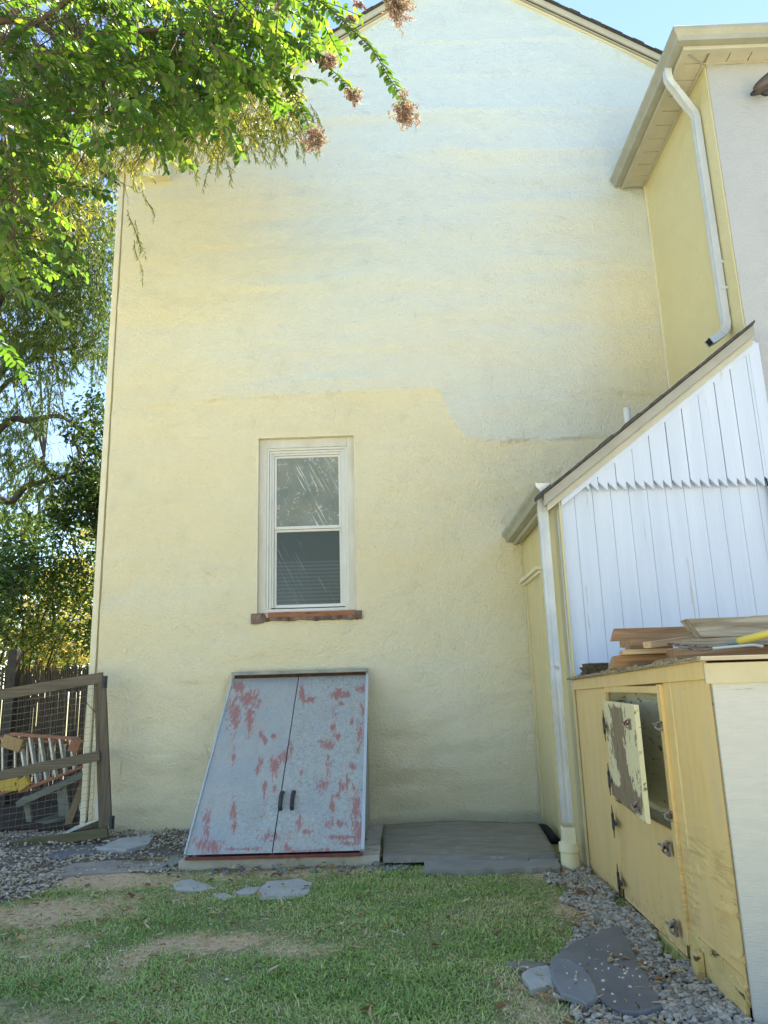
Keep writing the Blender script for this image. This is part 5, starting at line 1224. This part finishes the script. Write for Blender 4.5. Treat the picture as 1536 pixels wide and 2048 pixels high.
def branchwork(name, mainpaths, rads, twigs, mat, parent):
    m_ = MB()
    for pth_, rd in zip(mainpaths, rads): m_.tube(pth_, np.linspace(rd[0], rd[1], len(pth_)), 8)
    o = m_.build(name, mat, parent, smooth=True); m_ = MB()
    for tw in twigs:
        m_.tube(tw[::2] if len(tw) > 6 else tw, np.linspace(.004, .0015, len(tw[::2]) if len(tw) > 6 else len(tw)), 3, cap=False)
    if m_.v: props(m_.build('twigs', mat, parent, smooth=True), kind='stuff')
    return o
def connect(starts, mains, r, sag=.05):
    pts = np.vstack([m_[len(m_)//3:] for m_ in mains]); out = []
    for s in starts:
        d = np.linalg.norm(pts-s, axis=1)*r.uniform(.6, 1.4, len(pts)); q_ = pts[np.argmin(d)]; L_ = np.linalg.norm(q_-s)
        if L_ > .7: q_ = s+(q_-s)*.7/L_; L_ = .7
        v = q_-s; out.append(smoothpath([q_, q_-v*.35+[0,0,.18*L_]+r.normal(0, .06*L_, 3), s+v*.3+[0,0,.14*L_]+r.normal(0, .05*L_, 3), s], 3))
    return out
def sample_mask(r, n, blobs, off=False):
    out = []
    wts = np.array([b2[2]*b2[3]*b2[4] for b2 in blobs], float); wts /= wts.sum()
    for _ in range(n):
        b2 = blobs[r.choice(len(blobs), p=wts)]; a = r.uniform(0, 2*np.pi); q_ = math.sqrt(r.random())
        out.append((b2[0]+b2[2]*q_*math.cos(a), b2[1]+b2[3]*q_*math.sin(a)))
    return out

# --- crepe myrtle whose branches hang in from the upper left, trunk left of the frame
r1 = np.random.default_rng(5)
ct = thing('crepe_myrtle', (-2.7, 2.3, 0), 'near crepe myrtle whose leafy branches and seed heads hang over the top left', 'tree')
trunk = smoothpath([(-2.7,2.3,-.05), (-2.62,2.35,.9), (-2.5,2.3,1.9), (-2.35,2.45,2.8), (-2.2,2.5,3.6)], 5)
def cpx(a, b2, y): return px(a, b2, 'y', y)
mains = [trunk]; rads = [(.10, .045)]
root_ = trunk[-1]
for tgt in ([(-60,60,2.9),(60,45,2.95),(150,80,3.0),(330,60,3.1),(470,100,3.2)], [(-80,130,2.9),(0,85,2.9),(70,50,2.95),(200,-40,2.9),(420,-120,2.8),(600,-40,2.75)],
            [(-60,240,3.2),(60,200,3.3),(180,230,3.5),(260,240,3.6)], [(-100,380,3.0),(-20,430,3.1),(40,520,3.1)], [(0,-200,2.6),(300,-260,2.6),(560,-180,2.7),(640,-60,2.75)],
            [(-200,-100,2.2),(-100,-500,2.0),(100,-900,1.9)], [(-300,100,2.0),(-500,-200,1.6)]):
    mains.append(smoothpath([trunk[-1-random.randint(0, 3)]]+[cpx(*q) for q in tgt], 6)); rads.append((.024, .006))
starts, dirs, lens = [], [], []
inf = sample_mask(r1, 430, [(120,70,150,110,1.5),(330,90,210,110,1.5),(520,60,130,90,1.0),(60,250,110,140,1.2),(240,180,170,110,1.1),(40,430,70,130,.9),(440,150,120,50,.9),(290,170,120,80,.8),(640,40,60,50,.5),(20,330,80,120,1)])
for (a, b2) in inf:
    s = cpx(a-14, b2-26, r1.uniform(2.6, 3.9)); starts.append(s); dirs.append([r1.normal(.55, .45), r1.normal(.1, .4), r1.normal(-.45, .35)]); lens.append(r1.uniform(.14, .36))
for _ in range(130): # crown outside the frame, above and to the left
    a, b2 = r1.uniform(-900, 620), r1.uniform(-1100, -20)
    if r1.random() < .25: a, b2 = r1.uniform(-700, -30), r1.uniform(0, 700)
    s = cpx(a, b2, r1.uniform(1.9, 3.6)); starts.append(s); dirs.append([r1.normal(0, .6), r1.normal(0, .6), r1.normal(-.2, .4)]); lens.append(r1.uniform(.2, .45))
ncon = len(starts)
paths, P_, D, Nn, T = grow_sprays(starts, dirs, lens, .021, .8, 0, 0, 'pair', r1)
# named shoots of the photo
shoots = [[(600,-20,2.75),(650,10,2.72),(700,55,2.70),(745,100,2.68),(775,150,2.67),(795,180,2.66),(812,206,2.65)],
          [(440,-40,2.9),(520,30,2.88),(590,80,2.86),(640,120,2.84),(675,150,2.83),(700,178,2.82)],
          [(400,30,3.0),(450,90,2.95),(520,140,2.9),(580,150,2.88),(640,160,2.86)],
          [(520,90,3.0),(560,150,2.98),(595,205,2.96),(618,250,2.95),(632,272,2.94)],
          [(640,-60,2.7),(720,-60,2.68),(770,-20,2.66),(790,10,2.66)], [(560,60,2.8),(620,95,2.78),(655,118,2.77)],
          [(300,200,3.2),(345,225,3.18),(370,262,3.16),(385,285,3.15)], [(-20,480,2.9),(20,500,2.9),(50,540,2.9),(72,590,2.9)], [(-30,420,2.9),(25,470,2.92),(40,520,2.92)]]
sp_, sd_2, sn_, stt = [], [], [], []; extra = []
for k_i, sh_ in enumerate(shoots):
    pth_ = smoothpath([cpx(*q) for q in sh_], 10); L_ = np.cumsum(np.r_[0, np.linalg.norm(np.diff(pth_, axis=0), axis=1)])
    s_i = np.arange(.02, L_[-1], .019); pts_ = np.stack([np.interp(s_i, L_, pth_[:, j]) for j in range(3)], -1); dd = unit(np.gradient(pts_, axis=0)); extra.append(pth_)
    for i, (p, d) in enumerate(zip(pts_, dd)):
        side = unit(np.cross(d, [0, -.75, .65])+r1.normal(0, .1, 3))
        for sg in (-1, 1):
            if r1.random() < .10: continue
            sp_.append(p); sd_2.append(side*sg+d*.45+[0,0,-.35]+r1.normal(0, .14, 3)); sn_.append(np.array([0,-.6,.75])+r1.normal(0, .3, 3)); stt.append(.62 if k_i != 7 else .95)
P_ = np.vstack([P_, sp_]); D = np.vstack([D, sd_2]); Nn = np.vstack([Nn, sn_]); T = np.r_[T, stt]; k = len(P_)
tint = np.clip(.30+.38*T+r1.normal(0, .16, k)+.25*fbm(P_[:, 0]*2.2, P_[:, 2]*2.2, 17), 0, 1)
tint = np.where(r1.random(k) < .02, 1, tint)
leaves('crown', P_, D, Nn, r1.uniform(.038, .056, k), r1.uniform(.021, .031, k), tint, lm_crepe, ct, fold=.3, curl=.12)
branchwork('trunk', mains, rads, connect(starts[:ncon], mains, r1)+paths+extra, M['bark'], ct)
# seed heads
mpan = leaf_mat('seed_head', (.20,.10,.08), (.37,.26,.20), (.56,.49,.38), .3, .7, .2, (1.3, 1.2, 1))
def panicle(a, b2, y, size, dx2, dz2, n=900):
    size *= 1.15; c = cpx(a, b2, y); V = []; m_ = MB(); r = np.random.default_rng(int(a+b2))
    P2, D2 = [], []
    for _ in range(n//12):
        e = c+np.array([dx2*size*r.random()+r.normal(0, size*.30), r.normal(0, size*.3), dz2*size*r.random()+r.normal(0, size*.30)])
        m_.tube([c, (c+e)/2+r.normal(0, size*.05, 3), e], [.0014, .0010, .0008], 3, cap=False)
        for _ in range(12): P2.append(e+r.normal(0, size*.07, 3)); D2.append(r.normal(0, 1, 3))
    P2, D2 = np.array(P2), np.array(D2); k = len(P2)
    o = leaves('seed_head', P2, D2, rnd_unit(k, r), r.uniform(.006, .012, k), r.uniform(.005, .009, k), np.clip(r.normal(.5, .28, k), 0, 1), mpan, ct, fold=.6, oval=False)
    k2 = n//9; caps = m_
    for _ in range(k2):
        q_ = P2[r.integers(k)]+r.normal(0, .004, 3); s_ = .0026
        caps.add([q_+[s_,0,0], q_+[-s_,0,0], q_+[0,s_,0], q_+[0,-s_,0], q_+[0,0,s_], q_-[0,0,s_]], [(0,2,4),(2,1,4),(1,3,4),(3,0,4),(2,0,5),(1,2,5),(3,1,5),(0,3,5)])
    m_.build('seed_stalks', M['bark'], o)['kind'] = 'stuff'
for args in ((788,18,2.66,.085,.25,.25,1300),(812,222,2.65,.072,-.1,-.45,1100),(704,188,2.82,.045,.4,-.5,600),(634,285,2.94,.066,-.2,.5,1100),(655,122,2.77,.050,.3,.1,700),(715,8,2.75,.03,.5,-.2,250),(700,38,2.75,.026,.5,-.1,220),(560,20,3.0,.05,0,0,500)):
    panicle(*args)

# --- near corkscrew willow hanging in front of the house corner
r2 = np.random.default_rng(8)
wt = thing('willow', (-5.6, 5.6, 0), 'corkscrew willow drooping yellow green narrow leaves over the left wall corner', 'tree')
wtr = smoothpath([(-5.6,5.6,-.05), (-5.5,5.7,1.6), (-5.3,5.6,3.2), (-4.9,5.8,5.2)], 6); mains = [wtr]; rads = [(.2, .11)]
for tgt in ([(120,100,6.3),(300,90,6.6),(450,120,6.6),(560,150,6.5)], [(60,300,6.4),(160,320,6.5),(240,370,6.6)], [(0,60,6),(150,-60,6.2),(400,-60,6.4)], [(-200,-200,5),(-100,-500,4.5)]):
    mains.append(smoothpath([wtr[-1]]+[cpx(*q) for q in tgt], 6)); rads.append((.06, .012))
starts, dirs, lens = [], [], []
for (a, b2) in sample_mask(r2, 900, [(480,255,120,70,1.6),(380,270,100,80,1.5),(575,265,50,60,1.3),(310,280,60,60,1.0),(140,270,130,90,1),(250,300,60,60,.9),(120,400,120,90,1.0),(380,210,110,70,1.1),(490,215,110,70,1.3),(565,240,60,60,1.1),(420,270,120,40,.7),(340,120,150,60,.7),(190,150,140,90,.6),(300,230,60,60,.7)]):
    starts.append(cpx(a, b2-34, r2.uniform(6.0, 6.9))); dirs.append([r2.normal(.15, .35), r2.normal(0, .3), -.5]); lens.append(r2.uniform(.18, .42))
for (a, b2, L_) in ((300,290,.42),(355,270,.34),(430,310,.32),(455,330,.26),(500,280,.28),(255,420,.5),(270,440,.35),(285,380,.33),(268,480,.4),(530,290,.22),(600,240,.3),(560,300,.2)):
    starts.append(cpx(a, b2, 6.5)); dirs.append([.15, 0, -1]); lens.append(L_)
for _ in range(120):
    starts.append(cpx(r2.uniform(-600, 500), r2.uniform(-700, -40), r2.uniform(5.0, 6.8))); dirs.append([r2.normal(0, .5), r2.normal(0, .5), -.4]); lens.append(r2.uniform(.4, .9))
paths, P_, D, Nn, T = grow_sprays(starts, dirs, lens, .019, 2.2, 0, 0, 'willow', r2, wig=1.6); k = len(P_)
tint = np.clip(.40+.30*T+r2.normal(0, .17, k), 0, 1)
leaves('crown', P_, D, Nn, r2.uniform(.045, .075, k), r2.uniform(.008, .013, k), tint, lm_willow, wt, fold=.3, curl=r2.normal(.15, .25, k), oval=False)
branchwork('trunk', mains, rads, connect(starts[::5], mains, r2)+paths, M['bark'], wt)

# --- willow beyond the house corner, sky showing through
r3 = np.random.default_rng(9)
bt_ = thing('willow', (-8.6, 12.5, 0), 'large willow beyond the fence, blue sky showing through its hanging leaves', 'tree')
btr = smoothpath([(-8.6,12.5,-.05), (-8.5,12.4,2.4), (-8.3,12.6,4.5), (-8.0,12.5,6.5)], 6); mains = [btr]; rads = [(.3, .14)]
for tgt in ([(0,858,12.3),(60,842,12.3),(115,832,12.2),(150,850,12.2),(172,862,12.2)], [(0,998,12),(55,972,12),(110,958,12),(170,938,12)], [(0,600,12),(100,560,12.2),(200,540,12.3)], [(0,400,12),(120,300,12.3),(240,260,12.5)], [(-100,100,12),(100,50,12.4)], [(20,720,12.4),(120,700,12.4),(190,690,12.4)], [(0,780,12.6),(70,760,12.6)]):
    mains.append(smoothpath([btr[random.randint(8, 17)]]+[cpx(*q) for q in tgt], 6)); rads.append((.075, .015))
starts, dirs, lens = [], [], []
for (a, b2) in sample_mask(r3, 2600, [(90,520,150,120,1.7),(60,420,130,130,1.5),(180,560,70,80,1.5),(50,660,110,80,1.7),(170,650,60,60,1.5),(205,690,35,60,1.3),(110,730,120,60,1.3),(40,830,90,60,.8),(30,910,90,60,1.0),(120,960,100,50,1.1),(180,900,40,60,.4),(60,1020,110,50,.9),(150,300,130,120,1.1)]):
    if 85 < a < 152 and 868 < b2 < 905: continue
    if 135 < a < 205 and 765 < b2 < 830: continue
    starts.append(cpx(a, b2-30, r3.uniform(11.4, 13.6))); dirs.append([r3.normal(0, .5), r3.normal(0, .5), -.3]); lens.append(r3.uniform(.35, .8))
for _ in range(420):
    a, b2 = r3.uniform(-800, 330), r3.uniform(-450, 330)
    if r3.random() < .4: a, b2 = r3.uniform(-700, -20), r3.uniform(300, 1100)
    starts.append(cpx(a, b2, r3.uniform(11.0, 14.2))); dirs.append([r3.normal(0, .5), r3.normal(0, .5), -.3]); lens.append(r3.uniform(.5, 1.1))
paths, P_, D, Nn, T = grow_sprays(starts, dirs, lens, .022, 1.6, 0, 0, 'willow', r3, wig=1.4); k = len(P_)
px_, py__ = topx(P_.T.reshape(3, -1).T) if False else (None, None)
rel = P_-CAM; wq = rel@CX; PXl = 768+F*(rel@AX)/wq; PYl = 1024-F*(rel@BX)/wq
keepm = ~((((PXl-112)/44)**2+((PYl-893)/30)**2 < 1) | (((PXl-172)/46)**2+((PYl-795)/30)**2 < 1))
P_, D, Nn, T = P_[keepm], D[keepm], Nn[keepm], T[keepm]; k = len(P_)
tint = np.clip(.22+.34*T+r3.normal(0, .16, k)+.30*fbm(P_[:, 0]*1.1, P_[:, 2]*1.1, 27), 0, 1)
leaves('crown', P_, D, Nn, r3.uniform(.06, .10, k), r3.uniform(.012, .020, k), tint, lm_wfar, bt_, fold=.3, curl=r3.normal(.15, .25, k), oval=False)
branchwork('trunk', mains, rads, connect(starts[::3], mains, r3)+paths[::3], M['bark_d'], bt_)

# --- broadleaf trees and shrubs beyond the fence
def bush(name, label, cat, base, trunk_top, blobs, n, depth, mat, leafL, leafW, tr_, barkm, seed, stems=1, tb=.3, ts=.3, group=None):
    r = np.random.default_rng(seed); root = thing(name, base, label, cat, group)
    mains, rads = [], []
    for s in range(stems):
        b0 = np.array(base, float)+[r.normal(0, .25*(stems > 1)), r.normal(0, .2*(stems > 1)), -.05]; tp2 = np.array(trunk_top, float)+[r.normal(0, .5*(stems > 1)), r.normal(0, .3), r.normal(0, .3*(stems > 1))]
        mains.append(smoothpath([b0, b0*.6+tp2*.4+r.normal(0, .10, 3), tp2], 6)); rads.append((tr_, tr_*.4))
    cl = []
    for (a, b2) in sample_mask(r, n, blobs): cl.append(cpx(a, b2, r.uniform(*depth)))
    cl = np.array(cl)
    for j in range(0, len(cl), max(1, len(cl)//14)):
        q_ = mains[j % len(mains)]; s0 = q_[r.integers(len(q_)//2, len(q_))]; mains.append(smoothpath([s0, (s0+cl[j])/2+[0,0,.15], cl[j]], 5)); rads.append((tr_*.35, .008))
    per = 26; k = len(cl)*per
    P_ = np.repeat(cl, per, 0)+r.normal(0, .13, (k, 3))*np.array([1, 1, .75]); D = rnd_unit(k, r)*[1,1,.6]+[0,0,-.25]; Nn = unit(np.array([0,0,1.])+r.normal(0, .55, (k, 3)))
    tint = np.clip(tb+np.repeat(r.normal(0, ts*.6, len(cl)), per)+r.normal(0, .14, k), 0, 1)
    leaves('crown', P_, D, Nn, r.uniform(leafL*.7, leafL*1.2, k), r.uniform(leafW*.7, leafW*1.2, k), tint, mat, root, fold=.3, curl=.15)
    branchwork('trunk', mains, rads, connect(list(cl[::3]), mains, r), barkm, root)
    return root
bush('maple_tree', 'dark leaved tree close behind the house corner', 'tree', (-4.75, 12.2, 0), (-4.9, 12.2, 4.2), [(190,850,34,60,1),(200,950,40,80,1.2),(170,1010,60,60,1),(215,1020,30,60,1),(150,860,24,18,.5),(180,800,24,18,.4)], 130, (11.2, 12.8), lm_dark, .085, .06, .07, M['bark_d'], 31)
bush('shrub', 'mid green shrub with branching stems behind the stick fence', 'shrub', (-5.9, 11.6, 0), (-5.8, 11.7, 2.2), [(100,1120,110,70,1.2),(160,1200,70,90,1.2),(60,1230,90,70,1.1),(120,1290,110,40,1)], 210, (11.0, 12.4), lm_shrub, .075, .035, .03, M['bark_d'], 32, stems=5, tb=.36)
bush('shrub', 'shrub with bluish green leaves at the left edge above the fence', 'shrub', (-6.6, 11.3, 0), (-6.5, 11.4, 2.4), [(20,1140,60,50,1.2),(10,1220,60,60,1.2),(-60,1150,80,100,1),(10,1080,60,30,.7)], 110, (10.8, 11.8), leaf_mat('blue_green_leaf', (.03,.07,.035), (.08,.15,.08), (.2,.28,.12), .4, .4), .10, .05, .03, M['bark_d'], 33, stems=3, tb=.5)
bush('shrub', 'yellow leaved sunlit shrub seen through the green one', 'shrub', (-7.2, 14.5, 0), (-7.2, 14.5, 2.4), [(30,1240,90,50,1),(150,1180,70,60,1),(120,1280,110,50,1.1),(185,1100,50,40,.8),(60,1310,100,30,1)], 230, (14, 16), leaf_mat('yellow_leaf', (.14,.16,.05), (.25,.25,.09), (.42,.31,.12), .5, .5, .3, (1.7, 1.5, .8)), .085, .05, .03, M['bark_d'], 34, stems=4, tb=.5)
bush('shrub', 'dense dark hedge like shrub filling behind the fence', 'shrub', (-8.5, 17.5, 0), (-8.5, 17.5, 2.6), [(60,1100,160,80,1),(60,1200,170,80,1.2),(60,1300,170,60,1.3),(190,1230,60,110,1)], 320, (16.5, 19), lm_shrub, .12, .07, .05, M['bark_d'], 35, stems=5, tb=.2)
bush('oak_tree', 'pale green tree crown far behind, filling the gaps of the willow', 'tree', (-10.5, 21, 0), (-10.4, 21, 5.5), [(60,1030,160,60,1),(60,600,160,90,.7),(90,440,150,120,1),(150,250,150,140,1.1),(60,520,120,100,.8)], 330, (20, 23), lm_wfar, .13, .075, .12, M['bark_d'], 36, tb=.45)
# unseen trees added behind the photographer to shade the wall and show in the window
def added_tree(x, y, h, rad, seed, label, mat):
    r = np.random.default_rng(seed); root = thing('unseen_tree', (x, y, 0), label, 'tree', 'added unseen trees behind the photographer')
    tr = smoothpath([(x,y,-.05), (x+.1,y,h*.25), (x-.1,y+.1,h*.5), (x,y,h*.75)], 6); mains, rads = [tr], [(.2, .06)]
    cl = np.array([x, y, h*.62])+rnd_unit(230, r)*(r.random((230, 1))**.4)*np.array([rad, rad, h*.38])
    for j in range(0, 230, 18): s0 = tr[r.integers(8, len(tr))]; mains.append(smoothpath([s0, (s0+cl[j])/2+[0,0,.2], cl[j]], 5)); rads.append((.06, .015))
    k = 230*34; P_ = np.repeat(cl, 34, 0)+r.normal(0, .36, (k, 3)); tint = np.clip(np.repeat(r.normal(.5, .2, 230), 34)+r.normal(0, .15, k), 0, 1)
    leaves('crown', P_, rnd_unit(k, r), rnd_unit(k, r), r.uniform(.14, .24, k), r.uniform(.08, .13, k), tint, mat, root, fold=.3)
    branchwork('trunk', mains, rads, [], M['bark'], root)
added_tree(-8.5, -9.5, 8.0, 3.0, 41, 'added bushy tree left behind the photographer', lm_crepe)
added_tree(-1.0, -15, 7.5, 3.4, 42, 'added yellowing tree far behind the photographer', lm_shrub)
added_tree(6.5, -12, 8.5, 3.6, 43, 'added green tree right behind the photographer', lm_willow)
